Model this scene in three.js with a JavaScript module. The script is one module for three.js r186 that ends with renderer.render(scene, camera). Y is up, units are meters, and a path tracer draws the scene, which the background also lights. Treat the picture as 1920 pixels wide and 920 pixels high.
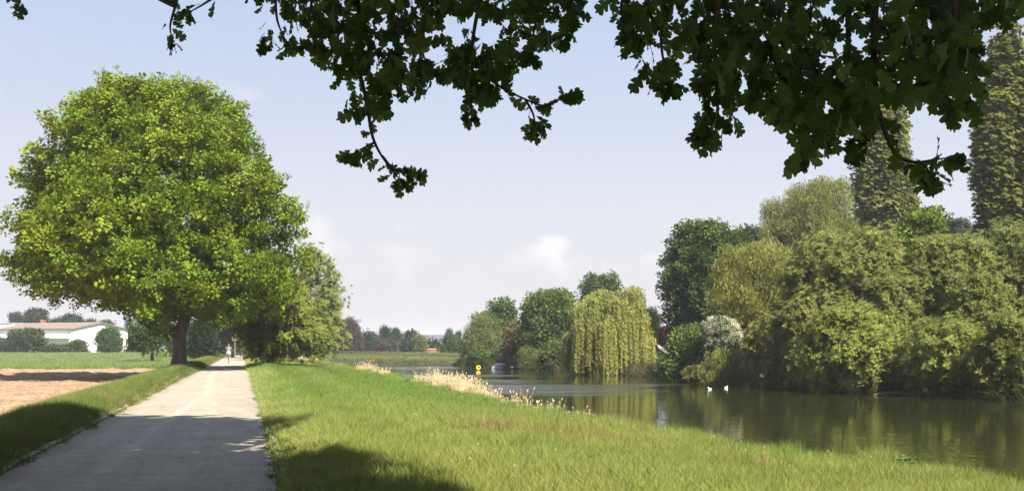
import * as THREE from 'three';
import { mergeGeometries } from 'three/addons/utils/BufferGeometryUtils.js';
import { MarchingCubes } from 'three/addons/objects/MarchingCubes.js';

// ---------------------------------------------------------------- camera, sky, sun, exposure
const F = 2050, HORIZON = 649, EYE = 1.6;                 // focal length and horizon of the photograph in its own pixels, eye height in metres
const scene = new THREE.Scene();
const camera = new THREE.PerspectiveCamera(2 * Math.atan(HORIZON / F) * 180 / Math.PI, 1920 / (2 * HORIZON), 0.1, 9000);
camera.position.set(0, EYE, 0);
camera.lookAt(0, EYE, -10);
camera.setViewOffset(1920, 2 * HORIZON, 0, 0, 1920, 920);  // level camera, frame cropped as the photograph is
const renderer = new THREE.WebGLRenderer({ antialias: true });
renderer.toneMapping = THREE.LinearToneMapping;
renderer.toneMappingExposure = 2.8;
renderer.shadowMap.enabled = true;

const SUN_AZ = 36 * Math.PI / 180, SUN_EL = 48 * Math.PI / 180;   // behind the camera, to its right
const sunDir = new THREE.Vector3(Math.sin(SUN_AZ) * Math.cos(SUN_EL), Math.sin(SUN_EL), Math.cos(SUN_AZ) * Math.cos(SUN_EL));
const sun = new THREE.DirectionalLight(new THREE.Color(1, 0.945, 0.84), 5);
sun.position.copy(sunDir).multiplyScalar(300);
sun.castShadow = true;
sun.shadow.mapSize.set(4096, 4096);
Object.assign(sun.shadow.camera, { left: -140, right: 140, top: 140, bottom: -140, near: 1, far: 900 });
scene.add(sun, sun.target);

// ---------------------------------------------------------------- small tools
function rng(seed) { let a = seed >>> 0; return () => { a = (a + 0x6d2b79f5) | 0; let t = Math.imul(a ^ (a >>> 15), 1 | a); t = (t + Math.imul(t ^ (t >>> 7), 61 | t)) ^ t; return ((t ^ (t >>> 14)) >>> 0) / 4294967296; }; }
const lerp = (a, b, t) => a + (b - a) * t, clamp = (x, a = 0, b = 1) => Math.min(b, Math.max(a, x));
const sstep = (a, b, x) => { const t = clamp((x - a) / (b - a)); return t * t * (3 - 2 * t); };
const V = (x, y, z) => new THREE.Vector3(x, y, z);
function hash2(ix, iy) { let h = Math.imul(ix, 374761393) + Math.imul(iy, 668265263) | 0; h = Math.imul(h ^ (h >>> 13), 1274126177); return ((h ^ (h >>> 16)) >>> 0) / 4294967296; }
function vnoise(x, y, px = 0, py = 0) {                    // value noise, tiling with period px, py when given
  const ix = Math.floor(x), iy = Math.floor(y), fx = x - ix, fy = y - iy, sx = fx * fx * (3 - 2 * fx), sy = fy * fy * (3 - 2 * fy);
  const w = (i, p) => p ? ((i % p) + p) % p : i;
  const a = hash2(w(ix, px), w(iy, py)), b = hash2(w(ix + 1, px), w(iy, py)), c = hash2(w(ix, px), w(iy + 1, py)), d = hash2(w(ix + 1, px), w(iy + 1, py));
  return lerp(lerp(a, b, sx), lerp(c, d, sx), sy);
}
function fbm(x, y, oct = 4, px = 0, py = 0) { let s = 0, a = 0.5, n = 0; for (let i = 0; i < oct; i++) { s += a * vnoise(x, y, px, py); n += a; a *= 0.5; x *= 2; y *= 2; px *= 2; py *= 2; } return s / n; }
const taken = new Map();
function numbered(name) { const n = taken.get(name) || 0; taken.set(name, n + 1); return n ? name + '_' + String(n).padStart(3, '0') : name; }
function tag(o, label, category, group, kind) { o.userData = { label, category }; if (group) o.userData.group = group; if (kind) o.userData.kind = kind; return o; }
function shade(o) { o.castShadow = true; o.receiveShadow = true; return o; }
function top(name, o, label, category, group, kind) { o.name = numbered(name); scene.add(o); return shade(tag(o, label, category, group, kind)); }
function part(name, geo, mat, parent) { const m = shade(new THREE.Mesh(geo, mat)); m.name = name; parent.add(m); return m; }
function tex(size, fn, srgb = false, h = size) {
  const d = new Uint8Array(size * h * 4);
  for (let y = 0; y < h; y++) for (let x = 0; x < size; x++) { const c = fn(x / size, y / h, x, y), i = (y * size + x) * 4; d[i] = clamp(c[0]) * 255; d[i + 1] = clamp(c[1]) * 255; d[i + 2] = clamp(c[2]) * 255; d[i + 3] = 255; }
  const t = new THREE.DataTexture(d, size, h); t.wrapS = t.wrapT = THREE.RepeatWrapping; t.magFilter = THREE.LinearFilter; t.minFilter = THREE.LinearMipmapLinearFilter; t.generateMipmaps = true;
  if (srgb) t.colorSpace = THREE.SRGBColorSpace; t.needsUpdate = true; return t;
}
const mat = (c, rough = 0.9, extra = {}) => new THREE.MeshStandardMaterial({ color: new THREE.Color().setRGB(...c), roughness: rough, ...extra });
// pixel of the photograph at a depth in metres -> point
const P = (px, py, d) => V((px - 960) / F * d, EYE + (HORIZON - py) / F * d, -d);

// ---------------------------------------------------------------- the sky
{
  const W = 4096, H = 2048, data = new Float32Array(W * H * 4);
  const stops = [[0, [0.286, 0.272, 0.279]], [3, [0.287, 0.281, 0.294]], [7, [0.275, 0.286, 0.316]], [12, [0.230, 0.257, 0.316]], [18, [0.193, 0.229, 0.314]], [35, [0.160, 0.197, 0.285]], [90, [0.125, 0.16, 0.25]]];
  const air = (el) => { for (let i = 1; i < stops.length; i++) if (el <= stops[i][0]) { const t = (el - stops[i - 1][0]) / (stops[i][0] - stops[i - 1][0]); return [0, 1, 2].map((k) => lerp(stops[i - 1][1][k], stops[i][1][k], t)); } return stops[6][1]; };
  const bumps = [[596, 412, 34, 1], [645, 448, 22, 0.6], [555, 425, 30, 0.9], [748, 434, 44, 0.85], [800, 456, 36, 0.4], [880, 464, 50, 0.2], [965, 458, 30, 0.4], [1030, 444, 44, 1], [1085, 462, 32, 0.4], [1150, 472, 50, 0.25], [1225, 470, 24, 0.7], [690, 456, 30, 0.4]]
    .map(([x, y, w, q]) => { const k = Math.hypot(x - 960, F); return [Math.atan2(x - 960, F) * 57.2958, Math.atan((HORIZON - y) / k) * 57.2958, w / F * 57.2958, q]; });
  for (let r = 0; r < H; r++) {
    const el = ((r + 0.5) / H - 0.5) * 180, clear = air(Math.max(el, 0));
    for (let c = 0; c < W; c++) {
      const az = (((c + 0.5) / W - 0.25) * 360 + 540) % 360 - 180;   // 0 straight ahead, right positive
      let col = clear;
      if (el > 0 && el < 20) {
        // hazy bank of low cumulus round the horizon
        const nx = (az + 180) / 360;
        let topEl = 4.0 + 2.2 * (fbm(nx * 48, 3.3, 3, 48, 0) - 0.45);
        if (Math.abs(az) < 30) { let m = 0; for (const b of bumps) m = Math.max(m, b[1] - 0.35 * (Math.sqrt(1 + 3 * ((az - b[0]) / b[2]) ** 2) - 1)); const k = sstep(30, 14, Math.abs(az)); topEl = lerp(topEl, m, k); }
        const bil = fbm(nx * 260, el * 1.1, 5, 260, 0) - 0.5, dd = topEl - 0.1 + 2.3 * bil - el;
        let near = 0; for (const b of bumps) near = Math.max(near, b[3] * Math.exp(-(((az - b[0]) / (b[2] * 1.15)) ** 2))); const spot = Math.abs(az) < 28 ? near : 0.5;
        const a = sstep(-0.2, 0.55, dd), fade = 1 - sstep(0.25, 2.3, dd), patch = spot * (0.6 + 0.4 * sstep(0.3, 0.62, fbm(nx * 70, el * 0.35 + 2, 3, 70, 0)));
        const w = a * fade * Math.min(1, 0.04 + 1.05 * patch * patch + 0.1 * patch);
        col = col.map((x, k) => lerp(x, [0.366, 0.350, 0.350][k], w));
        // one small loose cloud, and faint ones like it elsewhere
        const e2 = (el - 12.8) / 1.6, sc = sstep(0.66, 0.85, fbm(nx * 60, el * 0.5 + 7, 5, 60, 0)) * Math.exp(-e2 * e2) * 0.2;
        const q1 = ((az + 14.0) / 1.5) ** 2 + ((el - 12.7) / 0.75) ** 2, loose = Math.max(sc, 0.65 * sstep(0.32, 0.95, Math.exp(-q1) * (0.2 + 1.5 * fbm(nx * 300, el * 1.2, 5, 300, 0))));
        col = col.map((x, k) => lerp(x, [0.315, 0.305, 0.312][k], loose));
      }
      const i = (r * W + c) * 4; data[i] = col[0]; data[i + 1] = col[1]; data[i + 2] = col[2]; data[i + 3] = 1;
    }
  }
  const t = new THREE.DataTexture(data, W, H, THREE.RGBAFormat, THREE.FloatType);
  t.mapping = THREE.EquirectangularReflectionMapping; t.magFilter = THREE.LinearFilter; t.minFilter = THREE.LinearFilter; t.wrapS = THREE.RepeatWrapping; t.needsUpdate = true;
  scene.background = t; scene.environment = t;
}
scene.fog = new THREE.FogExp2(new THREE.Color(0.80, 0.82, 0.88), 0.0003);

// ---------------------------------------------------------------- the lie of the land: u metres right of the path's middle, v metres along it
const O = [-1.3, 0], T = [-0.239, 0.971], N = [0.971, 0.239];
const W2 = (u, v) => [O[0] + v * T[0] + u * N[0], v * T[1] + u * N[1]];        // -> x, depth
const UV = (x, d) => { const a = x - O[0]; return [a * N[0] + d * N[1], a * T[0] + d * T[1]]; };
const table = (pts) => (v) => { if (v <= pts[0][0]) return pts[0][1]; for (let i = 1; i < pts.length; i++) if (v < pts[i][0]) return lerp(pts[i - 1][1], pts[i][1], (v - pts[i - 1][0]) / (pts[i][0] - pts[i - 1][0])); return pts[pts.length - 1][1]; };
const nearBank = table([[-60, 14.4], [6, 14.2], [14, 12.9], [19, 11.8], [25, 11.1], [34, 10.7], [57, 10.9], [85, 10.8], [120, 11.4], [230, 12.6]]);
const farBank = table([[-60, 42], [20, 39.5], [44, 37.2], [57, 34.6], [80, 35], [100, 34.8], [115, 33], [127, 30], [150, 29.6], [230, 31]]);
const endDist = (x, d) => -((x + 28.7) * 0.815 + (d - 183.8) * 0.58);        // inside the river positive
const fieldEdge = -5.1, WATER = -1.0;
const bankWobble = (v) => 0.5 * (fbm(v * 0.35, 1.7, 3) - 0.5) + 0.8 * (fbm(v * 0.09, 4.2, 2) - 0.5);
function ground(u, v) {
  const [x, d] = W2(u, v), nb = nearBank(v) + bankWobble(v), fb = farBank(v) + 0.9 * bankWobble(v * 0.7 + 50), ed = endDist(x, d);
  let h;
  if (u < -1.6) {
    h = -0.7 * sstep(-2.2, -5.5, u) * (1 - sstep(105, 245, d) * sstep(-2, -6, u));
    h += 0.05 * sstep(-1.65, -2.0, u);
  } else if (u <= 1.6) h = -0.03;
  else if (u < nb || (u < (nb + fb) / 2 && ed > 0)) {
    h = 0.04 * sstep(1.65, 1.95, u) - 0.13 * Math.exp(-(((u - 4.2) / 1.0) ** 2)) - 0.62 * sstep(3, Math.max(nb, 9) + 0.8, u) ** 0.8;
    h *= 1 - 0.5 * sstep(150, 220, d);
  } else if (ed < 0) h = lerp(-0.7, -0.08, sstep(0, 22, -ed)); else h = -0.45 + 0.5 * sstep(0, 14, u - fb);
  if (Math.abs(u) > 2) h += 0.10 * (fbm(u * 0.45, v * 0.45, 3) - 0.5) * sstep(2, 4, Math.abs(u));
  const s = Math.min(u - nb, fb - u, ed);
  return lerp(h, -2.1, sstep(-0.55, 1.5, s));
}
const H = (x, d) => ground(...UV(x, d));
const onGround = (px, d) => { const x = (px - 960) / F * d; return V(x, H(x, d), -d); };
function sheet(us, vs, height, colour, uvScale = 1) {       // a grid over the land
  const n = us.length, m = vs.length, pos = new Float32Array(n * m * 3), uv = new Float32Array(n * m * 2), col = colour ? new Float32Array(n * m * 3) : null, idx = [];
  for (let j = 0; j < m; j++) for (let i = 0; i < n; i++) {
    const k = j * n + i, [x, d] = W2(us[i], vs[j]);
    pos[k * 3] = x; pos[k * 3 + 1] = height(us[i], vs[j], x, d); pos[k * 3 + 2] = -d; uv[k * 2] = us[i] * uvScale; uv[k * 2 + 1] = vs[j] * uvScale;
    if (col) { const c = colour(us[i], vs[j], x, d); col[k * 3] = c[0]; col[k * 3 + 1] = c[1]; col[k * 3 + 2] = c[2]; }
    if (i && j) { const a = k - n - 1, b = k - n, c = k - 1; idx.push(a, b, k, a, k, c); }
  }
  const g = new THREE.BufferGeometry();
  g.setAttribute('position', new THREE.BufferAttribute(pos, 3)); g.setAttribute('uv', new THREE.BufferAttribute(uv, 2)); if (col) g.setAttribute('color', new THREE.BufferAttribute(col, 3));
  g.setIndex(idx); g.computeVertexNormals(); return g;
}
function steps(list) { const out = []; for (const [a, b, s] of list) { const n = Math.max(1, Math.round((b - a) / s)); for (let i = 0; i < n; i++) out.push(lerp(a, b, i / n)); } out.push(list[list.length - 1][1]); return out; }

// colour of the meadow by place: bright grass, yellower swathes, rusty sorrel
function meadowTone(u, v) {
  const a = fbm(u * 0.13, v * 0.07, 4), b = fbm(u * 0.32 + 9, v * 0.2 + 4, 4), c = fbm(u * 1.7, v * 1.7 + 30, 2);
  const yellow = sstep(0.42, 0.68, a), rust = sstep(0.56, 0.74, b) * sstep(3.5, 6, u) * sstep(10, 8, u);
  return { yellow, rust, c };
}
const grassTexture = tex(1024, (x, y) => { const n = fbm(x * 48, y * 48, 4, 48, 48), m = fbm(x * 7, y * 7, 3, 7, 7), f = hash2(x * 1024 | 0, y * 1024 | 0); const k = 0.45 + 0.6 * n + 0.25 * (m - 0.5) + 0.25 * (f - 0.5); return [k * 0.93, k, k * 0.78]; });
const grassBump = tex(512, (x, y) => { const n = fbm(x * 60, y * 60, 3, 60, 60); return [n, n, n]; });
{
  grassTexture.repeat.set(1 / 5, 1 / 5); grassBump.repeat.set(1 / 2.3, 1 / 2.3);
  const us = steps([[-2500, -300, 110], [-300, -60, 12], [-60, -8, 2], [-8, 42, 0.42], [42, 90, 3], [90, 300, 15], [300, 2500, 110]]);
  const vs = steps([[-400, -60, 40], [-60, 0, 3], [0, 70, 0.9], [70, 260, 1.8], [260, 420, 10], [420, 4200, 150]]);
  const g = sheet(us, vs, (u, v, x, d) => ground(u, v) - (u < fieldEdge - 0.2 && v < 250 && v > -40 ? 0.09 : 0), (u, v) => {
    const t = meadowTone(u, v), s = Math.min(u - nearBank(v) - bankWobble(v), farBank(v) - u);
    let c = [lerp(0.10, 0.15, t.yellow), lerp(0.155, 0.165, t.yellow), lerp(0.035, 0.045, t.yellow)];
    if (u < -1.6 && u > fieldEdge) c = [0.12, 0.14, 0.04];
    const litter = u > farBank(v) ? sstep(150, 120, v) : 0; c = [lerp(c[0], 0.075, litter), lerp(c[1], 0.07, litter), lerp(c[2], 0.035, litter)];
    const mud = sstep(-0.2, 0.35, s) * (u > 8 ? 1 : 0);
    return [lerp(c[0], 0.07, mud), lerp(c[1], 0.06, mud), lerp(c[2], 0.04, mud)];
  });
  top('ground', new THREE.Mesh(g, new THREE.MeshStandardMaterial({ map: grassTexture, bumpMap: grassBump, bumpScale: 0.05, vertexColors: true, roughness: 1 })), 'sloping grassy ground of the meadow, verges and river banks', 'ground', null, 'structure');
}
// ---------------------------------------------------------------- the path
{
  const mapT = tex(1024, (x, y, i, j) => {
    const f = hash2(i, j), g2 = fbm(x * 300, y * 300, 2, 300, 300), m = fbm(x * 9, y * 9, 4, 9, 9), s = fbm(x * 40, y * 3, 3, 40, 3);
    const g3 = vnoise(x * 44, y * 26, 44, 26), g4 = vnoise(x * 90 + 5, y * 40, 90, 40), pale = Math.max(0, g4 - 0.8) * 0.9, k = 0.70 + 0.2 * (f - 0.5) + 0.3 * (g2 - 0.5) + 0.2 * (m - 0.5) + 0.12 * (s - 0.5) + 0.10 * (g3 - 0.5) + 0.09 * (g4 - 0.5) + pale * 0.6; return [k, k * 0.985, k * 0.965];
  });
  const bump = tex(512, (x, y, i, j) => { const n = 0.5 * hash2(i, j) + 0.5 * fbm(x * 120, y * 120, 2, 120, 120); return [n, n, n]; });
  mapT.repeat.set(1 / 3.5, 1 / 3.5); bump.repeat.set(1 / 1.3, 1 / 1.3);
  const us = steps([[-1.72, -1.2, 0.13], [-1.2, 1.3, 0.16], [1.3, 1.72, 0.1]]), vs = steps([[-12, 60, 0.35], [60, 190, 1.2]]);
  const g = sheet(us, vs, (u, v) => 0.012 - 0.012 * (u / 1.7) ** 2 + 0.01 * (fbm(u * 1.1, v * 0.5, 3) - 0.5), (u, v) => {
    // dusty gravel, sandier towards the left edge, with paler wheel tracks worn along it
    const track = 0.11 * Math.exp(-(((u + 0.25 + 0.25 * Math.sin(v * 0.12)) / 0.1) ** 2)) + 0.04 * Math.exp(-(((u - 0.35 + 0.15 * Math.sin(v * 0.2)) / 0.12) ** 2));
    const n = fbm(u * 2 + 5, v * 0.5, 4), dirt = sstep(-1.0 - 0.5 * n, -1.72, u) + sstep(1.45 + 0.3 * (1 - n), 1.75, u) * 0.7, k = 0.425 + track + 0.11 * (n - 0.5) + 0.05 * (fbm(u * 0.6, v * 0.11 + 40, 3) - 0.5);
    return [lerp(k, 0.31, dirt * 0.7), lerp(k * 0.87, 0.235, dirt * 0.7), lerp(k * 0.68, 0.15, dirt * 0.7)];
  });
  const w = g.attributes.position;                           // the grass creeps in on it far off
  for (let i = 0; i < w.count; i++) { const [u, v] = UV(w.getX(i), -w.getZ(i)), k = lerp(1, 0.84, sstep(40, 130, v)), [x, d] = W2(u * k, v); w.setX(i, x); w.setZ(i, -d); }
  top('path', new THREE.Mesh(g, new THREE.MeshStandardMaterial({ map: mapT, bumpMap: bump, bumpScale: 0.012, vertexColors: true, roughness: 0.95 })), 'straight pale gravel path running away along the river', 'path', null, 'structure');
}
// kerb stones laid flush along the path, one by one
{
  const r = rng(41), stoneTex = tex(256, (x, y, i, j) => { const k = 0.7 + 0.3 * (hash2(i, j) - 0.5) + 0.5 * (fbm(x * 20, y * 20, 3, 20, 20) - 0.5); return [k, k * 0.97, k * 0.92]; });
  const tones = [[0.31, 0.275, 0.22], [0.27, 0.24, 0.19], [0.34, 0.305, 0.25]].map((c) => mat(c, 0.95, { map: stoneTex }));
  const shapes = [0, 1, 2].map((k) => { const s = new THREE.Shape(); s.moveTo(-0.045, -0.2); s.lineTo(0.045, -0.2); s.lineTo(0.045, 0.035); s.lineTo(0.03, 0.05 - 0.004 * k); s.lineTo(-0.032, 0.05); s.lineTo(-0.045, 0.036); const g = new THREE.ExtrudeGeometry(s, { depth: 0.965 - 0.01 * k, bevelEnabled: false }); g.translate(0, 0, -0.48); return g; });
  for (const [side, v0, v1, label] of [[-1, 4, 76, 'weathered stone edging along the field side of the path'], [1, 4, 56, 'weathered stone edging along the meadow side of the path']]) {
    const k = top('kerb', new THREE.Group(), label, 'kerb', null, 'structure');
    for (let v = v0, n = 0; v < v1; v += 1, n++) {
      const [x, d] = W2(side * (1.76 + 0.035 * (r() - 0.5)), v), s = part(n ? 'kerb_stone_' + String(n).padStart(3, '0') : 'kerb_stone', shapes[n % 3], tones[(r() * 3) | 0], k);
      s.position.set(x, side < 0 ? -0.012 + 0.018 * (r() - 0.5) : -0.012 + 0.014 * (r() - 0.5), -d); s.rotation.set(0.012 * (r() - 0.5), Math.atan2(-T[0], T[1]) + 0.02 * (r() - 0.5), 0.06 * (r() - 0.5));
    }
  }
}
// ---------------------------------------------------------------- ploughed field and green crop beyond it
const cropLine = (u) => 117 + 3.5 * Math.sin(u * 0.06) + 7 * sstep(-30, -60, u);
{
  const soil = tex(1024, (x, y, i, j) => { const n = fbm(x * 34, y * 34, 5, 34, 34), m = fbm(x * 5, y * 5, 3, 5, 5), k = 0.62 + 0.55 * (n - 0.5) + 0.3 * (m - 0.5) + 0.14 * (hash2(i, j) - 0.5); return [k, k * 0.97, k * 0.93]; });
  const bump = tex(512, (x, y) => { const n = fbm(x * 30, y * 30, 5, 30, 30); return [n, n, n]; });
  soil.repeat.set(1 / 6, 1 / 6); bump.repeat.set(1 / 3, 1 / 3);
  const us = steps([[-140, -60, 1.6], [-60, -5.2, 0.36]]), vs = steps([[-30, 20, 2], [20, 140, 0.5]]);
  const g = sheet(us, vs, (u, v) => {
    const edge = sstep(fieldEdge + 0.05, fieldEdge - 1.0, u);
    const clod = Math.max(0, fbm(u * 1.5, v * 1.5, 3) - 0.42) * 0.42 + 0.05 * Math.sin(u * 2.1 + 0.8 * fbm(u * 0.3, v * 0.2, 2)) * 0.6;
    return ground(u, v) - 0.05 + edge * (0.03 + clod) - (v > cropLine(u) ? 0.12 : 0) + 0.16 * edge * (fbm(u * 0.12, v * 0.16, 2) - 0.5);
  }, (u, v) => { const n = fbm(u * 0.16, v * 0.22, 4); return [0.49 + 0.08 * (n - 0.5), 0.325 + 0.08 * (n - 0.5), 0.19 + 0.06 * (n - 0.5)]; });
  top('ploughed_field', new THREE.Mesh(g, new THREE.MeshStandardMaterial({ map: soil, bumpMap: bump, bumpScale: 0.12, vertexColors: true, roughness: 1 })), 'bare tilled brown field left of the path', 'field', null, 'structure');
  const crop = tex(512, (x, y, i, j) => { const n = fbm(x * 40, y * 8, 4, 40, 8), k = 0.62 + 0.5 * (n - 0.5) + 0.2 * (hash2(i, j) - 0.5); return [k, k, k]; });
  crop.repeat.set(1 / 9, 1 / 9);
  const us2 = steps([[-400, -100, 10], [-100, -6.2, 1.2]]), vs2 = steps([[110, 160, 0.9], [160, 272, 4]]);
  const g2 = sheet(us2, vs2, (u, v) => ground(u, v) + (v > cropLine(u) ? 0.05 + 0.08 * fbm(u * 0.8, v * 0.8, 2) : -0.35), (u, v) => { const n = fbm(u * 0.06, v * 0.1, 3); return [0.18 + 0.06 * (n - 0.5), 0.235 + 0.05 * (n - 0.5), 0.085]; });
  top('crop_field', new THREE.Mesh(g2, new THREE.MeshStandardMaterial({ map: crop, bumpMap: grassBump, bumpScale: 0.15, vertexColors: true, roughness: 1 })), 'low green crop field beyond the bare soil', 'field', null, 'structure');
}
// ---------------------------------------------------------------- the river
{
  const wave = tex(1024, (x, y) => { const a = fbm(x * 26, y * 14, 3, 26, 14), b = fbm(x * 70 + 3, y * 44, 2, 70, 44), c = vnoise(x * 8, y * 5, 8, 5); const k = 0.55 * a + 0.2 * b + 0.25 * c; return [k, k, k]; });
  wave.repeat.set(1 / 9, 1 / 9);
  const us = steps([[7, 46, 1.5]]), vs = steps([[-80, 225, 3]]);
  const g = sheet(us, vs, () => WATER, null);
  const m = new THREE.MeshPhysicalMaterial({ color: new THREE.Color().setRGB(0.022, 0.023, 0.008), roughness: 0.045, ior: 1.333, bumpMap: wave, bumpScale: 0.012 });
  const rough = tex(512, (x, y) => { const n = fbm(x * 3, y * 14, 4, 3, 14), k = 0.10 + 0.9 * sstep(0.56, 0.72, n); return [k, k, k]; }, false, 1024);
  rough.repeat.set(1 / 60, 1 / 120); m.roughnessMap = rough; m.roughness = 0.26;
  top('river', new THREE.Mesh(g, m), 'calm dark green river mirroring the trees', 'water', null, 'structure');
}
console.log('land done');

// ---------------------------------------------------------------- foliage tools
const BARK = tex(512, (x, y) => { const n = fbm(x * 22, y * 5, 4, 22, 5), k = 0.35 + 0.75 * n; return [k, k, k]; });
const barkMat = (c) => new THREE.MeshStandardMaterial({ color: new THREE.Color().setRGB(...c), map: BARK, bumpMap: BARK, bumpScale: 0.04, roughness: 1 });
const bark = { brown: barkMat([0.17, 0.125, 0.09]), dark: barkMat([0.10, 0.08, 0.06]), grey: barkMat([0.26, 0.23, 0.19]), white: barkMat([0.75, 0.73, 0.68]) };
function leafMat(through = 0.32, rough = 0.75) { return new THREE.MeshPhysicalMaterial({ color: 0xffffff, roughness: rough, transmission: through, thickness: 0, side: THREE.DoubleSide, specularIntensity: 0.15 }); }
const LEAF = leafMat(0.45), NEEDLE = leafMat(0.08, 0.9);

function tube(points, radii, sides = 6) {                   // tapered limb along points
  const n = points.length, pos = [], uv = [], idx = []; let ref = V(0.3, 0.1, 1), len = 0;
  for (let i = 0; i < n; i++) {
    const t = points[Math.min(i + 1, n - 1)].clone().sub(points[Math.max(i - 1, 0)]).normalize(), a = V().crossVectors(t, ref); if (a.lengthSq() < 1e-4) a.set(1, 0, 0); a.normalize(); const b = V().crossVectors(t, a); ref = V().crossVectors(a, t).lengthSq() > 0 ? b : ref;
    if (i) len += points[i].distanceTo(points[i - 1]);
    for (let k = 0; k <= sides; k++) { const q = k / sides * Math.PI * 2, p = points[i].clone().addScaledVector(a, Math.cos(q) * radii[i]).addScaledVector(b, Math.sin(q) * radii[i]); pos.push(p.x, p.y, p.z); uv.push(k / sides * Math.max(1, radii[0] * 3), len * 0.5); }
    if (i) for (let k = 0; k < sides; k++) { const q = (i - 1) * (sides + 1) + k, w = q + sides + 1; idx.push(q, w, q + 1, q + 1, w, w + 1); }
    ref = a.clone().cross(t);
  }
  const g = new THREE.BufferGeometry(); g.setAttribute('position', new THREE.Float32BufferAttribute(pos, 3)); g.setAttribute('uv', new THREE.Float32BufferAttribute(uv, 2)); g.setIndex(idx); g.computeVertexNormals(); return g;
}
// spray of leaves of radius about 1; lengths are relative to that
function spray(seed, n, len, wid, { flat = 0.75, up = 0.9, hang = 0, along = 0 } = {}) {
  const r = rng(seed), pos = [], idx = [];
  for (let i = 0; i < n; i++) {
    const q = V(r() - 0.5, r() - 0.5, r() - 0.5).normalize().multiplyScalar(Math.cbrt(r())); q.y *= flat;
    const nor = V(r() - 0.5, up * 0.5 + (r() - 0.5) * 0.7, r() - 0.5).normalize();
    let dir = V(r() - 0.5, (r() - 0.5) * 0.6 - hang + along, r() - 0.5).normalize(); dir.addScaledVector(nor, -dir.dot(nor)).normalize();
    if (hang > 1 || along > 1) { dir = V((r() - 0.5) * 0.7, along > 1 ? 1 : -1, (r() - 0.5) * 0.7).normalize(); nor.addScaledVector(dir, -nor.dot(dir)).normalize(); }
    const s = V().crossVectors(nor, dir), l = len * (0.7 + 0.6 * r()), w = wid * (0.7 + 0.6 * r()) / 2, b = q.clone(), tip = q.clone().addScaledVector(dir, l).addScaledVector(nor, -0.12 * l);
    const m = q.clone().addScaledVector(dir, l * 0.45), a = m.clone().addScaledVector(s, w).addScaledVector(nor, w * 0.3), c = m.clone().addScaledVector(s, -w).addScaledVector(nor, w * 0.3), k = pos.length / 3;
    for (const p of [b, a, tip, c]) pos.push(p.x, p.y, p.z); idx.push(k, k + 2, k + 1, k, k + 3, k + 2);
  }
  const g = new THREE.BufferGeometry(); g.setAttribute('position', new THREE.Float32BufferAttribute(pos, 3)); g.setIndex(idx); g.computeVertexNormals(); return g;
}
function strandGeo(seed, n, len, wid) {                      // a hanging withe one metre long, leaves along it
  const r = rng(seed), pos = [], idx = [];
  for (let i = 0; i < n; i++) {
    const t = (i + r()) / n, q = V((r() - 0.5) * 0.12, -t, (r() - 0.5) * 0.12), a = r() * 6.283, dir = V(Math.cos(a) * 0.45, -0.9, Math.sin(a) * 0.45).normalize(), s = V(-Math.sin(a), 0, Math.cos(a)), l = len * (0.7 + 0.6 * r()), w = wid / 2, k = pos.length / 3;
    const tip = q.clone().addScaledVector(dir, l), m = q.clone().addScaledVector(dir, l * 0.5);
    for (const p of [q, m.clone().addScaledVector(s, w), tip, m.clone().addScaledVector(s, -w)]) pos.push(p.x, p.y, p.z); idx.push(k, k + 2, k + 1, k, k + 3, k + 2);
  }
  const g = new THREE.BufferGeometry(); g.setAttribute('position', new THREE.Float32BufferAttribute(pos, 3)); g.setIndex(idx); g.computeVertexNormals(); return g;
}
function shootGeo(seed, twigs, n, len, wid, spread) {        // a fan of leafy shoots growing along +y, one unit long
  const r = rng(seed), pos = [], idx = [];
  for (let j = 0; j < twigs; j++) {
    const a = r() * 6.283, tilt = spread * Math.sqrt(r()), ax = V(Math.cos(a) * tilt, 1, Math.sin(a) * tilt).normalize(), L = 0.6 + 0.5 * r(), bend = V((r() - 0.5) * 0.3, -0.22, (r() - 0.5) * 0.3);
    for (let i = 0; i < n; i++) {
      const t = 0.15 + 0.85 * (i + r()) / n, q = ax.clone().multiplyScalar(t * L).addScaledVector(bend, t * t * L), b = r() * 6.283, side = V(Math.cos(b), 0.2 * (r() - 0.5), Math.sin(b)), dir = ax.clone().multiplyScalar(0.55).add(side).normalize(), s = V().crossVectors(dir, V(r() - 0.5, 1, r() - 0.5)).normalize();
      const l = len * (0.7 + 0.6 * r()), w = wid * (0.8 + 0.4 * r()) / 2, tip = q.clone().addScaledVector(dir, l), m = q.clone().addScaledVector(dir, l * 0.45), k = pos.length / 3;
      for (const p of [q, m.clone().addScaledVector(s, w), tip, m.clone().addScaledVector(s, -w)]) pos.push(p.x, p.y, p.z); idx.push(k, k + 2, k + 1, k, k + 3, k + 2);
    }
  }
  const g = new THREE.BufferGeometry(); g.setAttribute('position', new THREE.Float32BufferAttribute(pos, 3)); g.setIndex(idx); g.computeVertexNormals(); return g;
}
const SPRAY = {
  maple: spray(3, 34, 0.42, 0.36, { flat: 0.6, up: 1.3 }),
  broad: spray(5, 36, 0.38, 0.27, { flat: 0.7, up: 1.0 }),
  willow: shootGeo(7, 8, 12, 0.26, 0.11, 1.1),
  droop: spray(9, 64, 0.36, 0.11, { flat: 1.1, up: 0.3, hang: 1.4 }),
  poplar: shootGeo(11, 7, 9, 0.26, 0.21, 0.7),
  needle: spray(13, 60, 0.5, 0.09, { flat: 0.6, up: 0.6 }),
  flower: spray(15, 36, 0.26, 0.24, { flat: 0.7, up: 1 }),
  strand: strandGeo(17, 46, 0.16, 0.035),
};
const M4 = new THREE.Matrix4(), Q4 = new THREE.Quaternion(), E4 = new THREE.Euler();
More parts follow.
